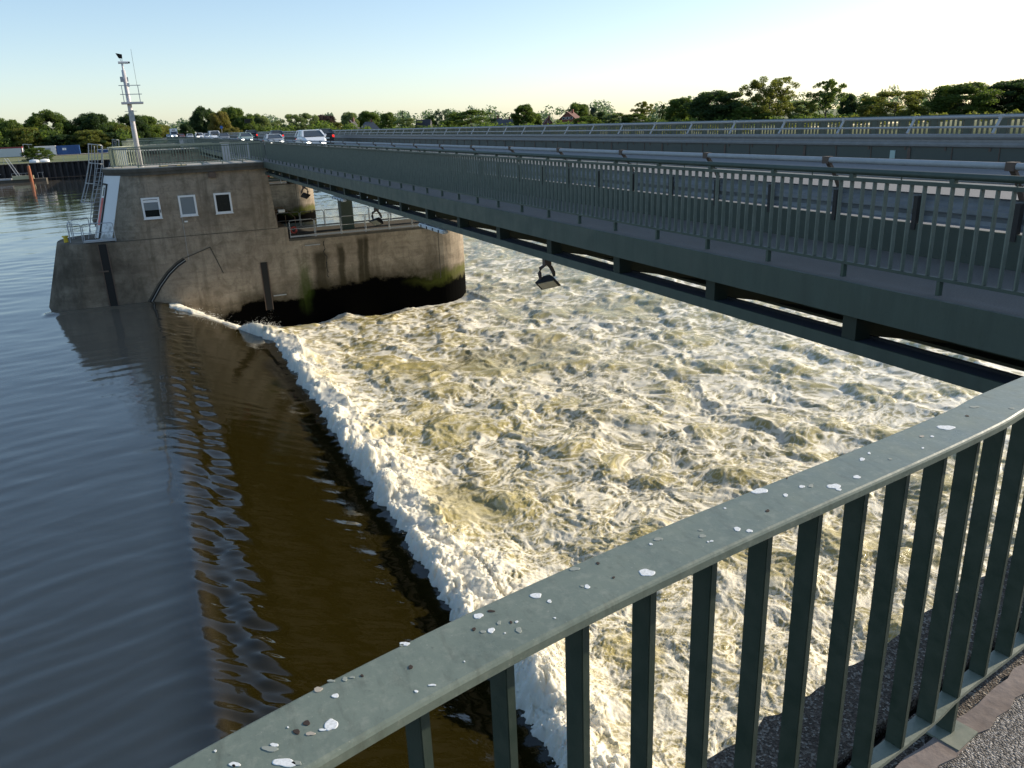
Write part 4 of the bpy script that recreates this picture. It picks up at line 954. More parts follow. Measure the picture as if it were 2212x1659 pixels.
    MB().box(-.26,.26,f+.013,f+.02,H_*.22,H_*.22+.11).build('front_plate', PLATE, root, local=True)
    MB().box(-.26,.26,-f-.02,-f-.008,H_*.36,H_*.36+.11).build('rear_plate', PLATE, root, local=True)
    MB().box(-w*.8,w*.8,-f-.01,-f+.06,g+.01,H_*.24).build('rear_bumper', TRIM, root, local=True)
    return root
P_white = paint('white car paint', (.72,.74,.77)); P_silver = paint('silver car paint', (.42,.45,.48)); P_mint = paint('grey green car paint', (.27,.34,.31))
P_black = paint('black car paint', (.02,.02,.024)); P_blue = paint('dark blue car paint', (.05,.07,.10)); P_grey = paint('grey car paint', (.16,.17,.18)); P_red = paint('dull red car paint', (.16,.06,.055))
zr = lambda x: dz(x)+.004
for lab, cat, x, y, aw, c_, L_, W_, H_, k, lit in [
    ('big white SUV driving towards us, nearest vehicle on the bridge', 'car', 10.15, 53.6, False, P_white, 4.6, 1.88, 1.62, 'suv', True),
    ('dark car with red tail lights half hidden behind the big white SUV', 'car', 15.6, 76, True, P_black, 4.3, 1.8, 1.5, 'hatch', False),
    ('low silver grey car behind the railing left of the white SUV', 'car', 10.3, 70.5, False, P_silver, 4.3, 1.78, 1.32, 'sedan', True),
    ('dark blue hatchback with bright red tail lamp driving away beyond the silver car', 'car', 15.5, 103, True, P_blue, 4.1, 1.8, 1.50, 'hatch', False),
    ('grey green sedan coming towards us with its headlamps on', 'car', 10.9, 95, False, P_mint, 4.5, 1.8, 1.46, 'sedan', True),
    ('black SUV seen from behind beyond the grey green sedan', 'car', 15.3, 125, True, P_black, 4.6, 1.85, 1.68, 'suv', False),
    ('grey car coming towards us in front of the white van', 'car', 10.9, 119.5, False, P_grey, 4.3, 1.78, 1.5, 'hatch', False),
    ('white van with rounded roof behind the grey car', 'van', 10.7, 131, False, P_white, 4.7, 1.85, 1.9, 'van', False),
    ('pale silver car just left of the white van', 'car', 11.0, 147, False, P_silver, 4.3, 1.78, 1.5, 'hatch', False),
    ('small black car driving away beside a blue road sign', 'car', 15.4, 215, True, P_black, 4.2, 1.78, 1.55, 'hatch', False),
    ('white car driving towards us right behind the motorcycle', 'car', 11.4, 174, False, P_white, 4.4, 1.8, 1.6, 'suv', False),
    ('small silver car following the white car behind the motorcycle', 'car', 11.0, 198, False, P_silver, 4.2, 1.75, 1.5, 'hatch', False),
    ('dull red car far away on the road near the motorhome', 'car', 11.2, 238, False, P_red, 4.3, 1.8, 1.55, 'hatch', False),
    ('small white car left of the white motorhome', 'car', 8.9, 262, False, P_white, 4.2, 1.75, 1.5, 'hatch', False)]:
    car(lab, cat, x, y, zr(x) if y < 206 else .1, aw, c_, L_, W_, H_, k, lit)
mh = thing('motorhome', 'tall white motorhome far away on the bridge road', 'motorhome', (11.3,285,.1), 'vehicles on the bridge', math.pi)
MB().box(-1.1,1.1,-3.2,2.2,.35,3.05).build('body', P_white, mh, local=True, bevel=.12)
MB().loft([[(-1.0,2.15,.35),(1.0,2.15,.35),(1.0,2.15,2.2),(-1.0,2.15,2.2)],[(-.95,3.3,.4),(.95,3.3,.4),(.95,3.0,1.25),(-.95,3.0,1.25)]]).build('cab', P_white, mh, local=True, bevel=.04)
MB().loft([[(-.88,3.03,1.3),(.88,3.03,1.3),(.86,2.4,2.12),(-.86,2.4,2.12)],[(-.88,3.06,1.33),(.88,3.06,1.33),(.86,2.43,2.15),(-.86,2.43,2.15)]]).build('windscreen', GLASS, mh, local=True)
MB().box(-.5,.5,2.2,2.215,2.45,2.75).build('front_window', GLASS, mh, local=True)
for s in (-1,1):
    MB().box(s*.7-.15,s*.7+.15,3.28,3.33,.7,.9).build('headlight', HEAD_ON, mh, local=True)
    for yy in (2.4,-2.0): MB().tube([(s*.85,yy,.35),(s*1.06,yy,.35)], .35, 16).build('wheel', TYRE, mh, local=True)

# people: one skinned surface each
def skin_person(name, label, loc, rotz, joints, edges, rad, m, cat='person'):
    me = bpy.data.meshes.new('body'); me.from_pydata(joints, edges, []); o = bpy.data.objects.new('body', me); COL.objects.link(o)
    sk = o.modifiers.new('skin', 'SKIN'); sk.use_smooth_shade = True; o.modifiers.new('sub', 'SUBSURF').render_levels = 1
    for v, r in zip(me.skin_vertices[0].data, rad): v.radius = (r, r); v.use_root = False
    me.skin_vertices[0].data[0].use_root = True
    me.materials.append(m); r_ = thing(name, label, cat, loc, rotz=rotz); o.parent = r_; return r_
SKIN = mat('skin', (.45,.29,.21), .6); CLOTH = mat('dark clothes', (.03,.03,.035), .9)
J = [(0,0,.98),(0,.0,1.25),(0,0,1.45),(0,.01,1.56),(.10,0,.93),(.11,.06,.50),(.11,.0,.08),(.11,.14,.05),(-.10,0,.93),(-.11,.10,.52),(-.11,-.12,.12),(-.11,.0,.05),(.20,0,1.42),(.25,-.03,1.14),(.24,.10,.92),(-.20,0,1.42),(-.25,.02,1.14),(-.24,.12,.93)]
E_ = [(0,1),(1,2),(2,3),(0,4),(4,5),(5,6),(6,7),(0,8),(8,9),(9,10),(10,11),(2,12),(12,13),(13,14),(2,15),(15,16),(16,17)]
RD = [.15,.15,.13,.06,.09,.065,.05,.045,.09,.065,.05,.045,.065,.05,.04,.065,.05,.04]
def head(root, loc, hair):
    m = MB(); rings = []
    for i in range(9):
        a = -math.pi/2+math.pi*i/8; rings.append([(loc[0]+.078*math.cos(a)*math.cos(b), loc[1]+.095*math.cos(a)*math.sin(b), loc[2]+.12*math.sin(a)) for b in [k*math.pi/6 for k in range(12)]])
    m.loft(rings); m.box(loc[0]-.014,loc[0]+.014,loc[1]+.09,loc[1]+.115,loc[2]-.03,loc[2]+.015)
    hd = m.build('head', SKIN, root, local=True, smooth=True)
    h = MB(); rings = []
    for i in range(6):
        a = -.1+(math.pi/2+.1)*i/5; rings.append([(loc[0]+.086*math.cos(a)*math.cos(b), loc[1]-.012+.10*math.cos(a)*math.sin(b), loc[2]+.03+.105*math.sin(a)) for b in [k*math.pi/6 for k in range(12)]])
    h.loft(rings).build('hair', hair, hd, local=True, smooth=True)
p = skin_person('person', 'distant person in dark clothes walking on the near footway', (7.3,166,.0), math.pi, J, E_, RD, CLOTH); head(p, (0,.02,1.69), mat('dark hair', (.03,.02,.015), .8))
mc = thing('motorcycle', 'dark motorcycle with two lit lamps in front of a white car', 'motorcycle', (10.2,158,zr(10.2)), 'vehicles on the bridge', math.pi)
for yy in (.72,-.70):
    MB().loft([[(.06*math.cos(q)*(1), yy+(.30+.06*math.sin(q))*math.cos(pp), .34+(.30+.06*math.sin(q))*math.sin(pp)) for q in [k*math.pi/3 for k in range(6)]] for pp in [k*math.pi/9 for k in range(19)]], cap=False).build('wheel', TYRE, mc, local=True)
MB().loft([[(-.16,-.6,.75),(.16,-.6,.75),(.14,-.6,.85),(-.14,-.6,.85)],[(-.2,.1,.4),(.2,.1,.4),(.18,.1,.95),(-.18,.1,.95)],[(-.2,.55,.6),(.2,.55,.6),(.16,.45,1.15),(-.16,.45,1.15)],[(-.12,.75,.75),(.12,.75,.75),(.10,.6,1.2),(-.10,.6,1.2)]]).build('body', P_black, mc, local=True, bevel=.02)
MB().bar((-.38,.42,1.08),(.38,.42,1.08),.03,.03).build('handlebar', TRIM, mc, local=True)
for s in (-1,1): MB().box(s*.11-.07,s*.11+.07,.70,.80,.88,1.0).build('headlight', HEAD_ON, mc, local=True)
Jr = [(0,-.25,.88),(0,-.15,1.15),(0,-.05,1.36),(0,.0,1.46),(.14,-.2,.86),(.24,.2,.78),(.22,.0,.38),(.22,.15,.34),(-.14,-.2,.86),(-.24,.2,.78),(-.22,.0,.38),(-.22,.15,.34),(.2,-.03,1.34),(.33,.12,1.16),(.33,.38,1.12),(-.2,-.03,1.34),(-.33,.12,1.16),(-.33,.38,1.12)]
p = skin_person('person', 'motorcyclist in dark clothes and helmet riding towards us', (10.2,158,zr(10.2)), math.pi, Jr, E_, RD, CLOTH)
hm = MB(); hm.loft([[(.13*math.cos(a)*math.cos(b), .05+.15*math.cos(a)*math.sin(b), 1.62+.14*math.sin(a)) for b in [k*math.pi/6 for k in range(12)]] for a in [-1.4+2.8*i/8 for i in range(9)]]); hm.build('helmet', P_black, p, local=True, smooth=True)
bs = thing('road_sign', 'small blue road sign on a thin post beside the far lane', 'sign', (19.6,215,0))
MB().tube([(19.6,215,0),(19.6,215,2.9)], .04, 8).build('post', M['galv'], bs); MB().tube([(19.6,214.95,2.7),(19.6,214.93,2.7)], .36, 20).build('sign_plate', mat('blue sign', (.04,.14,.42), .5), bs)

# ------------------------------------------------------------------ land, far bank
grass = mat('grass land', (.10,.12,.035), 1); t = NT(grass); c = t.coord(kind='World'); n = t.noise(c, .05, 6, .6); n2 = t.noise(c, 1.2, 4, .6)
t.color(t.mix(n2, t.ramp(n, [(.35,(.07,.10,.025)),(.6,(.15,.16,.05))]), t.ramp(n, [(.35,(.12,.14,.045)),(.6,(.20,.19,.075))])))
def bank_y(x): return 212.6-max(0, x-55)*.26
gm = MB(); xs_ = [-4000,-60,-20,0,5,22,40,80,160,320,640,4000]; ys_ = [212.4,216,240,300,420,700,1500,9000]
def gz(x, y):
    z = -3.58 if x < 4 else -4.2
    if y > 216: z += min((y-216)/60, 1)*.55
    if x > 30: z += .35*math.sin(x*.02+y*.013)+1.6*math.exp(-((y-330-x*.12)/26)**2)
    return z
vs = []; NX = 90; NY = 90
gx = sorted(set(xs_+list(np.linspace(-120, 900, 80).tolist()))); gy = sorted(set(ys_+list(np.linspace(212.4, 620, 60).tolist())))
vs = [(x,y,gz(x,y)) for y in gy for x in gx]; n = len(gx)
gm.add(vs, [(j*n+i,j*n+i+1,(j+1)*n+i+1,(j+1)*n+i) for j in range(len(gy)-1) for i in range(n-1)])
tag(gm.build('ground', grass, smooth=True), kind='structure')
bk_ = MB(); bx_ = [55,80,110,150,200,260,340,450,620,900]; rows = []
for k, f in enumerate((0,.04,.3,1.0)): rows.append([(x, 212.6-(212.6-bank_y(x))*(1-f), -9.8 if k == 0 else (-7.2 if k == 1 else -4.22)) for x in bx_])
bk_.loft(rows, cap=False, close=False); tag(bk_.build('river_bank', grass, smooth=True), kind='structure')
bed = MB().box(-4000,4000,-1500,212.3,-12.2,-12); tag(bed.build('river_bed', mat('river bed mud', (.05,.045,.03), 1)), kind='structure')
far_w = MB().add([(-4000,-60,W_UP-.06),(-420,-60,W_UP-.06),(-420,211,W_UP-.06),(-4000,211,W_UP-.06)],[(0,1,2,3)]).add([(690,-1500,-9.4),(6000,-1500,-9.4),(6000,211,-9.4),(690,211,-9.4)],[(0,1,2,3)])
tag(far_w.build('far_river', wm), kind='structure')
emb = MB(); emb.loft([[(4.5,206.6,-3.9),(22.8,206.6,-3.9),(21.2,206.6,.06),(6.2,206.6,.06)],[(0,420,-3.3),(27,420,-3.3),(21.2,420,.06),(6.2,420,.06)],[(0,900,-3.3),(27,900,-3.3),(21,900,.06),(6,900,.06)]])
tag(emb.build('embankment', grass), kind='structure')
tag(MB().box(7.5,19.5,206.7,900,.03,.085).build('road', road), kind='structure')
abut = MB().box(4.6,22.5,204.5,206.55,-11,-.35); tag(abut.build('bridge_abutment', M['concrete']), 'concrete abutment under the far end of the bridge', 'abutment')
path_m = mat('pale quay path', (.30,.27,.22), .95)
tag(MB().add([(-120,212.6,-3.50),(3,212.6,-3.50),(3,214.4,-3.50),(-120,214.4,-3.50)],[(0,1,2,3)]).build('quay_path', path_m), kind='structure')
tag(MB().add([(-30,266,-3.02),(3,266,-3.02),(3,282,-3.0),(-30,282,-3.0)],[(0,1,2,3)]).build('yard', mat('gravel yard', (.26,.24,.21), .95)), kind='structure')
# sheet pile quay wall
q = thing('quay_wall', 'dark sheet pile quay wall along the far left bank', 'quay wall', (-40,212,-3.5))
sp_m = mat('tarred sheet piles', (.018,.016,.017), .7); t = NT(sp_m); nn = t.noise(t.coord((1,1,.2),'World'), 1.2, 5, .7); t.color(t.mix(t.ramp(nn,[(.45,0.),(.75,.8)]), (.010,.010,.013), (.07,.055,.045)))
pf = []; x = -130.0
while x < 5:
    pf += [(x,212.35),(x+.42,212.35),(x+.62,211.8),(x+1.04,211.8),(x+1.24,212.35)]; x += 1.25
m = MB(); m.loft([[(a,b,-10.5) for a,b in pf],[(a,b,-3.62) for a,b in pf]], cap=False, close=False); m.build('sheet_piling', sp_m, q)
MB().box(-130,5,211.7,212.6,-3.62,-3.47).build('capping_beam', M['edge_band'], q); MB().box(-130,5,211.62,211.70,-6.9,-6.75).build('waling', M['rust'], q)
# cabins, container, bits on the quay
def cabin(name, label, x0, x1, y0, y1, z0, z1, m, trim=None, wins=(), slabs=0):
    root = thing(name, label, 'cabin' if 'cabin' in name else 'container', ((x0+x1)/2,y0,z0), 'cabins and containers on the quay')
    MB().box(x0,x1,y0,y1,z0,z1).build('walls', m, root, bevel=.03)
    if trim:
        MB().box(x0-.05,x1+.05,y0-.06,y0-.005,z1-.28,z1+.06).build('roof_edge', trim, root)
        MB().box(x1-.18,x1+.05,y0-.05,y0-.004,z0,z1-.29).build('corner_post', trim, root)
        MB().box(x1+.002,x1+.06,y0-.05,y1,z1-.3,z1+.06).build('roof_edge', trim, root)
    for a, b_, c_, d_ in wins: MB().box(a,b_,y0-.03,y0-.004,c_,d_).build('window', mat('grey cabin pane', (.30,.33,.36), .3), root)
    return root
cabin('cabin', 'long white cabin with dark red trim at the left edge of the quay', -37.5,-29.9,270,273,-2.95,-.35, mat('pale grey cabin wall', (.50,.53,.56), .6), mat('dark red trim', (.24,.03,.04), .5))
cabin('cabin', 'white cabin with one grey window beside the blue container', -27.0,-21.6,272,275,-2.95,-.42, mat('white cabin wall', (.72,.70,.66), .6), None, [(-24.3,-22.9,-1.75,-.95)])
bc = cabin('container', 'blue shipping container with white panels on its side', -21.45,-15.5,272.2,274.6,-2.98,-.48, worn_paint('blue container paint', (.02,.075,.23), (.03,.10,.28), .5, 2))
MB().box(-19.95,-18.95,272.13,272.19,-1.75,-1.15).build('sign_panel', mat('white sign panel', (.8,.8,.8), .5), bc); MB().box(-19.46,-19.42,272.11,272.129,-1.7,-1.2).build('panel_gap', M['black'], bc)
for i in range(18):
    if not -20.1 < -21.3+i*.33 < -18.8: MB().box(-21.3+i*.33,-21.2+i*.33,272.14,272.195,-2.85,-.6).build('corrugation_rib', bpy.data.materials['blue container paint'], bc)
k = thing('skip', 'low blue skip on the yard beside the caged ladder', 'skip', (-9.5,275,-3)); MB().loft([[(-10.6,274,-3),(-8.4,274,-3),(-8.4,275.5,-3),(-10.6,275.5,-3)],[(-11,273.6,-2.1),(-8,273.6,-2.1),(-8,275.9,-2.1),(-11,275.9,-2.1)]]).build('tub', bpy.data.materials['blue container paint'], k); MB().box(-11.05,-7.95,273.55,275.95,-2.098,-2.0).build('rim', M['white_paint'], k)
k = thing('tripod_frame', 'thin white lamp frame standing between the two white cabins', 'frame', (-28.8,268,-3)); MB().bar((-29.2,268,-3),(-29.2,268,.35),.08,.08).bar((-27.6,268,-3),(-28.0,268,.1),.06,.06).build('post', M['white_paint'], k); MB().bar((-29.3,268,.38),(-27.0,268,.18),.12,.12).build('arm', M['white_paint'], k)
def boat(label, x, y, z, l, ang):
    root = thing('covered_boat', label, 'boat', (x,y,z), 'covered dinghies on the quay path', ang); m = MB(); rings = []
    for i in range(9):
        s = i/8; w_ = .55*math.sin(math.pi*min(.5, .12+s*.6))*(1 if s < .75 else (1-(s-.75)*2.4)); hgt = .35+.3*math.sin(math.pi*s)
        rings.append([(l*(s-.5),-w_,.0),(l*(s-.5),-w_*.9,.3),(l*(s-.5),0,.3+hgt*.6),(l*(s-.5),w_*.9,.3),(l*(s-.5),w_,.0)])
    m.loft(rings).build('cover', mat('white tarpaulin', (.8,.8,.78), .7), root, local=True); MB().loft([[(q[0],q[1]*.8,q[2]*.25-.06) for q in r] for r in rings]).build('hull', M['rust'], root, local=True)
boat('left one of two white covered dinghies on the quay edge', -21.7, 213.0, -3.38, 2.0, R(-8)); boat('right one of two white covered dinghies on the quay edge', -19.6, 213.3, -3.38, 1.9, R(12))
po = thing('pontoon', 'floating work pontoon with pale side boards below the ladder', 'pontoon', (-25,209,-7.4))
MB().box(-38,-19.6,207.5,211,-7.7,-6.7).build('hull', M['edge_band'], po); MB().box(-26,-21.9,207.2,208.0,-6.69,-5.9).build('side_board', mat('pale yellow board', (.45,.43,.28), .8), po); MB().box(-38,-26.3,207.3,210,-6.695,-6.4).build('deck_box', M['steel'], po)
rl = MB()
for a, b_ in ((-26,-22.3),(-21.0,-19.8),(-33,-28)):
    rl.bar((a,207.6,-5.4),(b_,207.6,-5.4),.06,.06); x = a
    while x <= b_: rl.bar((x,207.6,-6.6),(x,207.6,-5.4),.06,.06); x += .9
rl.build('railing', M['galv'], po)
pile = thing('mooring_pile', 'orange brown mooring pile standing in front of the quay wall', 'pile', (-22.4,206.8,-8)); MB().tube([(-22.4,206.8,-10),(-22.4,206.8,-7.2),(-22.4,206.8,-3.9)], [.36,.36,.30], 14).build('shaft', mat('orange rust', (.30,.10,.045), .8), pile); MB().tube([(-22.4,206.8,-3.898),(-22.4,206.8,-3.6)], [.3,.08], 14).build('cap', M['rust'], pile)
ld = thing('gangway_ladder', 'pale aluminium ladder leaning from pontoon to quay', 'ladder', (-25.4,209,-6)); m = MB()
for s in (-.28,.28): m.bar((-24.7+s,208.6,-6.3),(-27.0+s,212.6,-2.2),.07,.1)
m.build('stringers', M['galv'], ld); m = MB()
for i in range(16): kk = i/16; m.bar((lerp(-24.7,-27.0,kk)-.28,lerp(208.6,212.6,kk),lerp(-6.3,-2.2,kk)),(lerp(-24.7,-27.0,kk)+.28,lerp(208.6,212.6,kk),lerp(-6.3,-2.2,kk)),.05,.05)
m.build('rungs', M['galv'], ld)
fc = thing('quay_fence', 'thin wire fence with posts along the quay path', 'fence', (-20,215.5,-3.5))
for x in range(-34, 0, 3): MB().box(x-.04,x+.04,215.46,215.54,-3.55,-2.35).build('post', M['galv'], fc)
wr = MB()
for z in (-2.45,-2.85,-3.2): wr.bar((-36,215.5,z),(0,215.5,z),.018,.018)
wr.build('wires', M['galv'], fc)

# ------------------------------------------------------------------ trees
def leaf_mat(name, a, b):
    m = mat(name, a, .65, spec=.2); t = NT(m); c = t.coord(); n = t.noise(c, .55, 3, .6); n2 = t.noise(c, 6, 2)
    t.color(t.mix(t.math('ADD', t.math('MULTIPLY', n, .7), t.math('MULTIPLY', n2, .3)), a, b))
    tr = t.n('ShaderNodeBsdfTranslucent'); tr.inputs[0].default_value = (b[0]*1.3, b[1]*1.4, b[2]*.8, 1); mx = t.n('ShaderNodeMixShader'); mx.inputs[0].default_value = .48
    out = t.t.nodes['Material Output']; t.l(t.b.outputs[0], mx.inputs[1]); t.l(tr.outputs[0], mx.inputs[2]); t.l(mx.outputs[0], out.inputs[0]); return m
LM = {'green': leaf_mat('green leaves', (0.046,0.081,0.022), (0.132,0.178,0.046)), 'dark': leaf_mat('dark leaves', (0.022,0.046,0.022), (0.065,0.102,0.037)), 'olive': leaf_mat('yellowish leaves', (.08,.092,.022), (.19,.195,.052)),
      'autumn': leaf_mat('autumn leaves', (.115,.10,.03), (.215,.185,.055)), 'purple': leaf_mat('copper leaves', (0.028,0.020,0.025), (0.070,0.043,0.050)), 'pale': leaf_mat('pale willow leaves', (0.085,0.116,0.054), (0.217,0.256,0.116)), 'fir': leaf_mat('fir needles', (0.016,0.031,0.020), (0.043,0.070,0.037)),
      'haze_tint': leaf_mat('haze tinted leaves', (0.078,0.116,0.093), (0.155,0.202,0.155))}  # aerial haze painted into the leaf colour of far trees
bark = mat('bark', (.06,.048,.038), .95)
def crown_mesh(name, clumps, n_leaf, size, seed, flat=.0):
    rg = np.random.default_rng(seed); C_ = np.array([c[:3] for c in clumps]); RR_ = np.array([c[3] for c in clumps]); w = RR_**2; w = w/w.sum()
    k = rg.choice(len(clumps), n_leaf, p=w); dirs = rg.normal(size=(n_leaf,3)); dirs /= np.linalg.norm(dirs, axis=1)[:,None]
    rad = RR_[k]*(rg.uniform(.35,1.12,n_leaf)**.6); P_ = C_[k]+dirs*rad[:,None]*np.array([1,1,.85])
    nrm = dirs+rg.normal(size=(n_leaf,3))*.6; nrm /= np.linalg.norm(nrm, axis=1)[:,None]
    a = np.cross(nrm, rg.normal(size=(n_leaf,3))); a /= np.linalg.norm(a, axis=1)[:,None]; b = np.cross(nrm, a); s = size*rg.uniform(.55,1.35,(n_leaf,1))
    v = np.stack([P_-a*s, P_-b*s*.55, P_+a*s, P_+b*s*.55], 1).reshape(-1,3); f = np.arange(n_leaf*4).reshape(-1,4)
    me = bpy.data.meshes.new(name); me.from_pydata(v.tolist(), [], f.tolist()); me.update(); me.materials.append(LM['green']); return me
def clump_set(kind, seed):
    rr = random.Random(seed); out = []                       # unit tree: height 1, half width about .5
    if kind == 'broad':
        for i in range(120):
            a = rr.uniform(0, 2*math.pi); u = rr.uniform(-1,1); r = math.sqrt(max(0,1-(u*u*.92 if u > 0 else u*u*.45)))*rr.uniform(.5,1.0); out.append((.42*r*math.cos(a), .42*r*math.sin(a), .52+.40*u, rr.uniform(.06,.125)))
    elif kind == 'low':
        for i in range(100):
            a = rr.uniform(0, 2*math.pi); u = rr.uniform(-1,1); r = math.sqrt(max(0,1-max(u,0)**2*.95))*rr.uniform(.5,1.0); out.append((.42*r*math.cos(a), .42*r*math.sin(a), .45+.44*u, rr.uniform(.05,.12)))
    elif kind == 'tall':
        for q in range(4):
            ox = (q-1.5)*.25+rr.uniform(-.05,.05); hh = rr.uniform(.85,1.0)
            for i in range(34): t_ = rr.uniform(.2,1); out.append((ox+rr.gauss(0,.07)*(1.15-t_*.6), rr.gauss(0,.15), hh*t_, rr.uniform(.045,.09)))
    elif kind == 'airy':
        for i in range(110):
            a = rr.uniform(0, 2*math.pi); u = rr.uniform(-.75,1); r = rr.uniform(.1,1.0)*math.sqrt(max(.05,1-u*u)); out.append((.46*r*math.cos(a)+.05, .42*r*math.sin(a), .60+.37*u, rr.uniform(.03,.07)))
        for i in range(5): out.append((.40+rr.gauss(0,.04), 0, .80+rr.gauss(0,.05), .04))
    elif kind == 'conifer':
        for i in range(60):
            t_ = rr.random()**.8; a = rr.uniform(0, 2*math.pi); r = .30*(1-t_)*rr.uniform(.5,1); out.append((r*math.cos(a), r*math.sin(a), .1+.88*t_, .03+.08*(1-t_)))
    elif kind == 'willow':
        for i in range(60):
            a = rr.uniform(0, 2*math.pi); u = rr.uniform(-.9,1); r = math.sqrt(max(.1,1-max(u,-.2)**2*.9))*rr.uniform(.6,1.05); out.append((.44*r*math.cos(a), .44*r*math.sin(a), .50+.43*u, rr.uniform(.06,.12)))
    return out
KIND = {}
for kd, seeds, nl, sz in (('broad',(1,2,3),28000,.019),('low',(4,5),20000,.020),('tall',(6,),20000,.015),('airy',(7,),14000,.014),('conifer',(8,),3500,.028),('willow',(9,10),16000,.018)):
    KIND[kd] = []
    for s in seeds:
        cl = clump_set(kd, s); cm_ = crown_mesh('crown', cl, nl, sz, s); tm = MB(); rr = random.Random(s)
        th = .55 if kd not in ('tall',) else .3
        tm.tube([(0,0,-.06),(0,0,.02),(.006,.004,th*.6),(0,0,th)], [.028,.022,.016,.009], 8)
        for i in range(9 if kd != 'conifer' else 0):
            q = rr.choice(cl); tm.tube([(0,0,rr.uniform(.15,.45)), (q[0]*.5,q[1]*.5,q[2]*.72), (q[0],q[1],q[2])], [.010,.006,.002], 5)
        if kd == 'conifer': tm.tube([(0,0,.5),(0,0,.97)], [.009,.002], 6)
        t_o = tm.build('trunk', bark); KIND[kd].append((cm_, t_o.data)); bpy.data.objects.remove(t_o)
def tree(label, px, top, hw, d, kind='broad', col='green', base=None, group='trees on the far bank', name='tree', depth=None):
    pt = at_d(px, top, d); pb = ray(px, top); pxl = d/math.hypot(pb.x, pb.y)*math.hypot(*( (ray(px+1, top)-ray(px, top)).xy ))
    z0 = base if base is not None else gz(pt.x, pt.y)-.1
    H_ = max(pt.z-z0, 1.5)*1.0; W_ = hw*pxl*2*(1.4 if kind in ('willow','low') else 1.28 if kind in ('broad','low','willow') else 1.1)
    root = thing(name, label, 'tree' if name == 'tree' else 'shrub', (pt.x,pt.y,z0), group, rotz=rng.uniform(0, 6.28) if kind not in ('tall','airy') else -AZ-R(20))
    cm_, tm_ = KIND[kind][int(rng.integers(len(KIND[kind])))]
    sc = (W_/.98, (depth or W_)/.98, H_/1.0)
    for nm, me_, m_ in (('crown', cm_, LM[col]), ('trunk', tm_, bark)):
        o = bpy.data.objects.new(nm, me_); COL.objects.link(o); o.parent = root; o.scale = sc if nm == 'crown' else (min(sc[0],sc[2])*.9,)*2+(sc[2],); ORIGIN[o.name] = (0,0,0)
        o.material_slots[0].link = 'OBJECT'; o.material_slots[0].material = m_
    if depth is None and kind in ('broad','low','willow'): pass
    return root
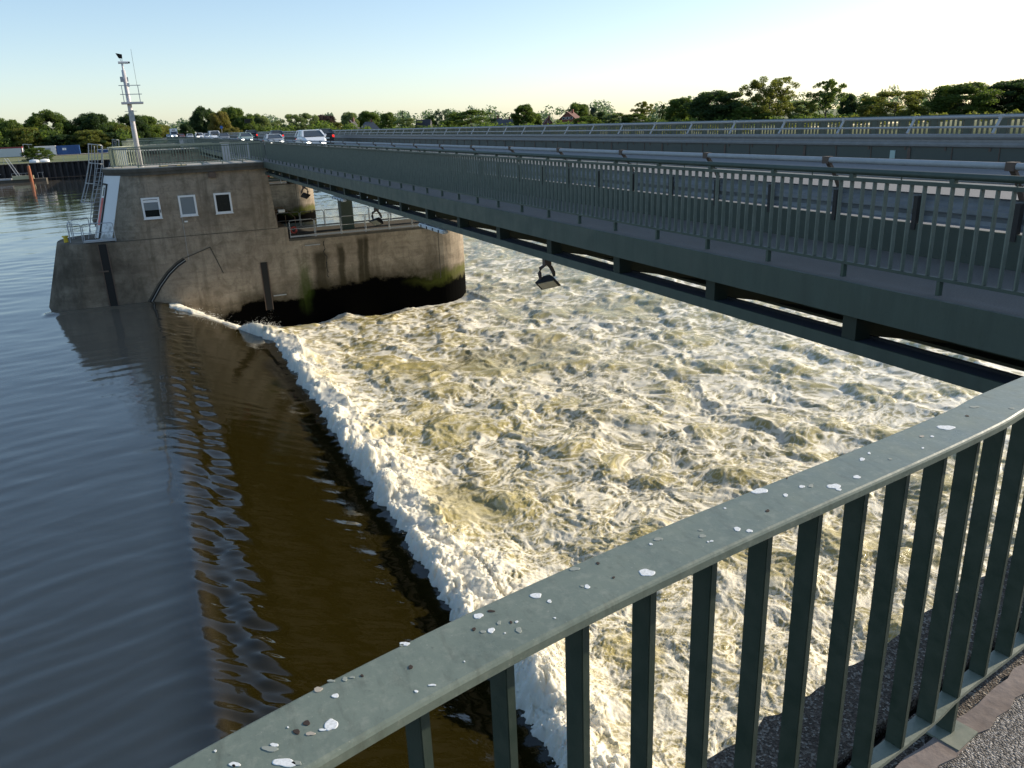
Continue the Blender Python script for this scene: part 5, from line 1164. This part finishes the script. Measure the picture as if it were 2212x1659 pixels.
for a in [
 ('mid green tree at the left edge of the photo above the white cabin', 10,254,34,296,'broad','green'),
 ('yellowish bush in front of the woods above the red trimmed cabin', 52,272,32,290,'low','olive'),
 ('large dark green tree rising above the white cabin on the quay', 97,236,40,300,'broad','green'),
 ('lower dark tree between the two tallest trees of the left wood', 147,262,24,310,'broad','dark'),
 ('dark leafy tree above the blue container', 196,242,36,300,'broad','dark'),
 ('sunlit olive bush behind the blue container', 190,278,34,284,'low','olive'),
 ('shadowy bush right behind the blue container', 130,288,34,286,'low','dark'),
 ('dark bush behind the skip on the yard', 232,284,34,286,'low','dark'),
 ('green tree just left of the mast foot', 240,262,28,305,'broad','green'),
 ('tree crossed by the middle of the mast', 280,246,30,310,'broad','dark'),
 ('yellow green tree just left of the mast', 262,268,26,300,'broad','olive'),
 ('rounded tree just right of the mast', 308,248,30,315,'broad','green'),
 ('yellow green tree at the right end of the left wood', 325,268,28,330,'broad','olive'),
 ('sloping tree edge beside the far road gap', 350,268,18,380,'broad','olive'),
 ('small dark tree left of the road beside the motorhome', 372,276,12,520,'broad','dark'),
 ('small far tree at the end of the road', 384,280,10,560,'broad','green'),
 ('dark tree at the right side of the road gap', 400,264,15,330,'broad','dark'),
 ('tall dark tree right of the road above the cars', 436,228,28,300,'broad','dark'),
 ('yellow autumn tree right of the road', 470,240,24,285,'broad','autumn'),
 ('broad green tree behind the yellow autumn tree', 497,229,30,305,'broad','green'),
 ('green tree with olive top above the black SUV', 530,245,28,300,'broad','green'),
 ('orange brown bush above the black SUV', 503,272,20,270,'low','autumn'),
 ('pale green tree near the crane boom', 560,245,20,310,'broad','pale'),
 ('grey green tree left of the twin willows', 588,260,20,330,'willow','pale'),
 ('left one of two willows above the silver car', 628,246,22,340,'willow','pale'),
 ('right one of two willows above the white SUV', 660,243,24,340,'willow','pale'),
 ('copper coloured dark tree left of the timber gable house', 702,247,24,420,'broad','purple'),
 ('pale tree behind the timber gable house', 754,241,18,470,'broad','pale'),
 ('small bush in front of the copper coloured tree', 727,262,14,390,'low','olive'),
 ('green trees behind the hipped roof house', 795,239,24,480,'broad','green'),
 ('upright green tree right of the hipped roof house', 836,242,17,430,'broad','green'),
 ('slim dark fir behind the low bush', 869,238,9,460,'conifer','fir'),
 ('low round bush left of the dark gabled house', 880,255,27,410,'willow','pale'),
 ('slim poplars right of the dark gabled house', 955,236,16,520,'tall','haze_tint'),
 ('small tree beside the poplars', 930,248,11,520,'broad','green'),
 ('wide round dark willow in the middle of the far bank', 1016,237,46,400,'willow','green'),
 ('round green tree between two groups of roofs', 1131,225,23,400,'broad','green'),
 ('small tree leaning on the round green tree', 1157,243,12,405,'broad','green'),
 ('tall tree behind the red brick house', 1250,222,24,440,'broad','green'),
 ('bright round bush in front of the red brick house', 1270,249,27,360,'low','green'),
 ('slim pale tree right of the red brick house', 1284,229,9,450,'broad','haze_tint'),
 ('small dark tree right of the slim pale tree', 1300,240,9,440,'broad','dark'),
 ('left part of the hazy hedge row on the far bank', 1330,242,26,380,'low','pale'),
 ('right part of the hazy hedge row on the far bank', 1372,244,26,380,'low','green'),
 ('yellowish airy tree above the hedge row', 1388,219,26,390,'airy','olive'),
 ('small airy tree between hedge row and wide dark trees', 1432,225,12,390,'airy','dark'),
 ('green tree on the left shoulder of the wide dark tree', 1470,210,30,370,'broad','green'),
 ('wide dark tree near the middle right of the far bank', 1550,195,56,350,'broad','dark'),
 ('low bush under the wide dark tree', 1600,228,24,340,'low','green'),
 ('tallest slender tree group with sky showing through', 1664,168,52,350,'tall','olive'),
 ('shrub between the slender group and the airy tree', 1734,215,26,360,'low','pale'),
 ('airy wind blown tree standing alone on the right', 1790,171,44,350,'airy','green'),
 ('low shrub at the foot of the slender tree group', 1620,232,34,345,'low','green'),
 ('dark tree right behind the airy tree', 1834,201,16,430,'broad','dark'),
 ('low rounded trees behind the small bright bush', 1878,205,24,430,'broad','green'),
 ('small bright bush on the meadow', 1865,230,13,360,'low','olive'),
 ('broad brownish willow on the right bank', 1938,196,56,365,'willow','olive'),
 ('dark firs behind the broad willows', 2030,186,18,520,'conifer','fir'),
 ('big dark spreading tree near the right edge', 2080,178,62,380,'broad','green'),
 ('tall dark tree at the right edge of the photo', 2185,172,58,400,'broad','dark'),
 ('green tree cut off by the right edge of the photo', 2260,178,50,420,'broad','green')]:
    tree(*a)
tree('ivy covered shrub mound in front of the white cabin', 78, 317, 24, 232, 'low', 'green', base=-3.5, name='shrub', group='shrubs on the quay')
# far wood on the horizon, one mass
cl = []; rr = random.Random(77)
for i in range(420):
    a = R(rr.uniform(-28, 64)); dd = rr.uniform(620, 900); cl.append((math.sin(a)*dd, math.cos(a)*dd, -3+rr.uniform(2, 13), rr.uniform(3.5, 8)))
fw_me = crown_mesh('far_wood', cl, 42000, 1.1, 78); fw_me.materials[0] = LM['haze_tint']; o = bpy.data.objects.new('far_wood', fw_me); COL.objects.link(o)
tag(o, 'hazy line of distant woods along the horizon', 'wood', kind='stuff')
us = []
for i in range(620):
    a = R(rr.uniform(-30, 62)); dd = rr.uniform(1.0, 1.3)*max(300, 228/max(.45, math.cos(a))); x, y = math.sin(a)*dd, math.cos(a)*dd
    if 1 < x < 26 and y < 900: continue
    us.append((x, y, gz(x,y)+rr.uniform(.2,2.0), rr.uniform(1.2,2.8)))
for i in range(260):
    x = rr.uniform(-75, -1); us.append((x, rr.uniform(283, 330), rr.uniform(-2.5, 3.0), rr.uniform(1.6, 3.2)))
for i in range(80):
    x = rr.uniform(24, 75); us.append((x, rr.uniform(280, 330), rr.uniform(-2.5, 2.2), rr.uniform(1.6, 3.0)))
um = crown_mesh('undergrowth', us, 90000, .5, 79); um.materials[0] = LM['green']; o = bpy.data.objects.new('undergrowth', um); COL.objects.link(o); tag(o, 'low undergrowth along the far bank between the trees', 'undergrowth', kind='stuff')

for i in range(170):
    x = rr.uniform(70, 560); us.append((x, bank_y(x)+rr.uniform(8, 60), -4.2+rr.uniform(0, 1.8), rr.uniform(1.0, 2.4)))
um = crown_mesh('undergrowth', us[-170:], 30000, .42, 80); um.materials[0] = LM['olive']; o = bpy.data.objects.new('undergrowth', um); COL.objects.link(o); tag(o, 'willow scrub along the right part of the far bank', 'undergrowth', kind='stuff')

# ------------------------------------------------------------------ houses on the far bank
brick = mat('red brick', (.20,.065,.045), .9); t = NT(brick); c = t.coord(); bk = t.n('ShaderNodeTexBrick'); bk.inputs['Scale'].default_value = 3; bk.inputs['Color1'].default_value = (.24,.075,.05,1); bk.inputs['Color2'].default_value = (.17,.05,.035,1); bk.inputs['Mortar'].default_value = (.25,.2,.17,1); t.l(c, bk.inputs[0]); t.color(bk.outputs[0])
def tiles(name, a, b):
    m = mat(name, a, .8); t = NT(m); w = t.n('ShaderNodeTexWave'); w.bands_direction = 'Z'; w.inputs['Scale'].default_value = 2.2; w.inputs['Distortion'].default_value = 1.5; t.l(t.coord(), w.inputs[0]); t.color(t.mix(w.outputs['Fac'], a, b)); return m
T_red = tiles('brown red roof tiles', (.12,.05,.04), (.17,.075,.055)); T_dark = tiles('dark roof tiles', (.035,.033,.04), (.06,.056,.064)); T_grey = tiles('grey roof tiles', (.09,.09,.10), (.13,.13,.14))
timber = mat('orange timber gable', (.40,.20,.09), .8); wwin = mat('white window', (.7,.72,.74), .4)
def house(label, px, top, wpx, d, wall, roofm, eave=.45, hip=False, chim=True, rot=0.0, wins=2, ridge_across=True):
    pt = at_d(px, top, d); pxl = d/math.hypot(*ray(px,top).xy)*math.hypot(*((ray(px+1,top)-ray(px,top)).xy)); W_ = wpx*pxl; z0 = gz(pt.x, pt.y)-.2; H_ = pt.z-z0; e = H_*eave; D_ = W_*.8
    root = thing('house', label, 'house', (pt.x,pt.y,z0), 'houses on the far bank', -math.atan2(pt.x, pt.y)+rot)
    MB().box(-W_/2,W_/2,-D_/2,D_/2,0,e).build('wall', wall, root, local=True)
    o_ = .35; m = MB()
    if hip: m.loft([[(-W_/2-o_,-D_/2-o_,e+.001),(W_/2+o_,-D_/2-o_,e+.001),(W_/2+o_,D_/2+o_,e+.001),(-W_/2-o_,D_/2+o_,e+.001)],[(-W_*.18,-.1,H_),(W_*.18,-.1,H_),(W_*.18,.1,H_),(-W_*.18,.1,H_)]])
    elif ridge_across: m.loft([[(-W_/2-o_,-D_/2-o_,e),(0,-D_/2-o_,H_),(W_/2+o_,-D_/2-o_,e),(W_/2+o_-.3,-D_/2-o_,e-.25),(0,-D_/2-o_,H_-.35),(-W_/2-o_+.3,-D_/2-o_,e-.25)],[(-W_/2-o_,D_/2+o_,e),(0,D_/2+o_,H_),(W_/2+o_,D_/2+o_,e),(W_/2+o_-.3,D_/2+o_,e-.25),(0,D_/2+o_,H_-.35),(-W_/2-o_+.3,D_/2+o_,e-.25)]])
    else: m.loft([[(-W_/2-o_,-D_/2-o_,e+.001),(-W_/2-o_,0,H_),(-W_/2-o_,D_/2+o_,e+.001)],[(W_/2+o_,-D_/2-o_,e+.001),(W_/2+o_,0,H_),(W_/2+o_,D_/2+o_,e+.001)]])
    rf = m.build('roof', roofm, root, local=True)
    if not hip and ridge_across: MB().loft([[(-W_/2,-D_/2,e+.002),(0,-D_/2,H_-.4),(W_/2,-D_/2,e+.002)],[(-W_/2,D_/2,e+.002),(0,D_/2,H_-.4),(W_/2,D_/2,e+.002)]]).build('gable', timber if wall is not brick else brick, root, local=True)
    if chim: MB().box(W_*.08,W_*.08+.8,-.4,.4,H_-.8,H_+1.1).build('chimney', brick, rf, local=True)
    rows = [(e*.35, e*.75)]+([(e+(H_-e)*.18, e+(H_-e)*.42)] if ridge_across and not hip else [])
    for a, b_ in rows:
        for i in range(wins):
            xc = (i-(wins-1)/2)*W_*.55/max(wins,1); w_ = W_*.07
            f = MB().box(xc-w_,xc+w_,-D_/2-.06,-D_/2-.003,a,b_).build('window', wwin, root, local=True); MB().box(xc-w_*.75,xc+w_*.75,-D_/2-.08,-D_/2-.061,a+.12,b_-.12).build('pane', M['pane'], f, local=True)
    return root
grey_wall = mat('grey house wall', (.22,.2,.19), .9); pale_wall = mat('pale house wall', (.5,.48,.44), .9)
house('dark roofed house with orange timber gable beside the copper coloured tree', 760,259,24,430,pale_wall,T_dark,rot=R(-25))
house('bungalow with wide grey hipped roof among the willows', 797,263,46,400,grey_wall,T_grey,hip=True)
house('dark gabled house with steep slate roof and white annex', 915,258,30,410,grey_wall,T_dark,ridge_across=False,chim=False,rot=R(-15))
house('house with dark roof and brick chimney left of the round tree', 1072,255,24,400,brick,T_grey,ridge_across=False)
house('long low house with dark roof next to the round tree', 1096,257,34,410,grey_wall,T_grey,ridge_across=False,eave=.35)
house('small red gabled house between round tree and large brick house', 1183,254,18,420,brick,T_red,rot=R(15))
house('large red brick house with steep brown roof and two gable window rows', 1232,241,46,420,brick,T_red,eave=.4,rot=R(-20),wins=3)
house('small dark house half hidden behind the slim pale tree', 1297,252,20,460,grey_wall,T_dark,chim=False)
cr_ = thing('crane_boom', 'dark lattice crane boom rising behind the black SUV', 'crane', (at_d(540,275,260).x,at_d(540,275,260).y,-2)); a = at_d(566,300,260); b_ = at_d(534,261,260); m = MB()
for s in (-.35,.35): m.bar(a+Vector((s,0,-1.5)), b_+Vector((s*.4,0,0)), .10,.10)
for i in range(12): m.bar(a.lerp(b_, i/12)+Vector((-.3,0,0)), a.lerp(b_, (i+1)/12)+Vector((.3,0,0)), .06,.06)
m.build('lattice', M['black'], cr_); MB().box(b_.x-.7,b_.x+.9,b_.y-.4,b_.y+.4,b_.z-.6,b_.z+.5).build('boom_head', M['black'], cr_)
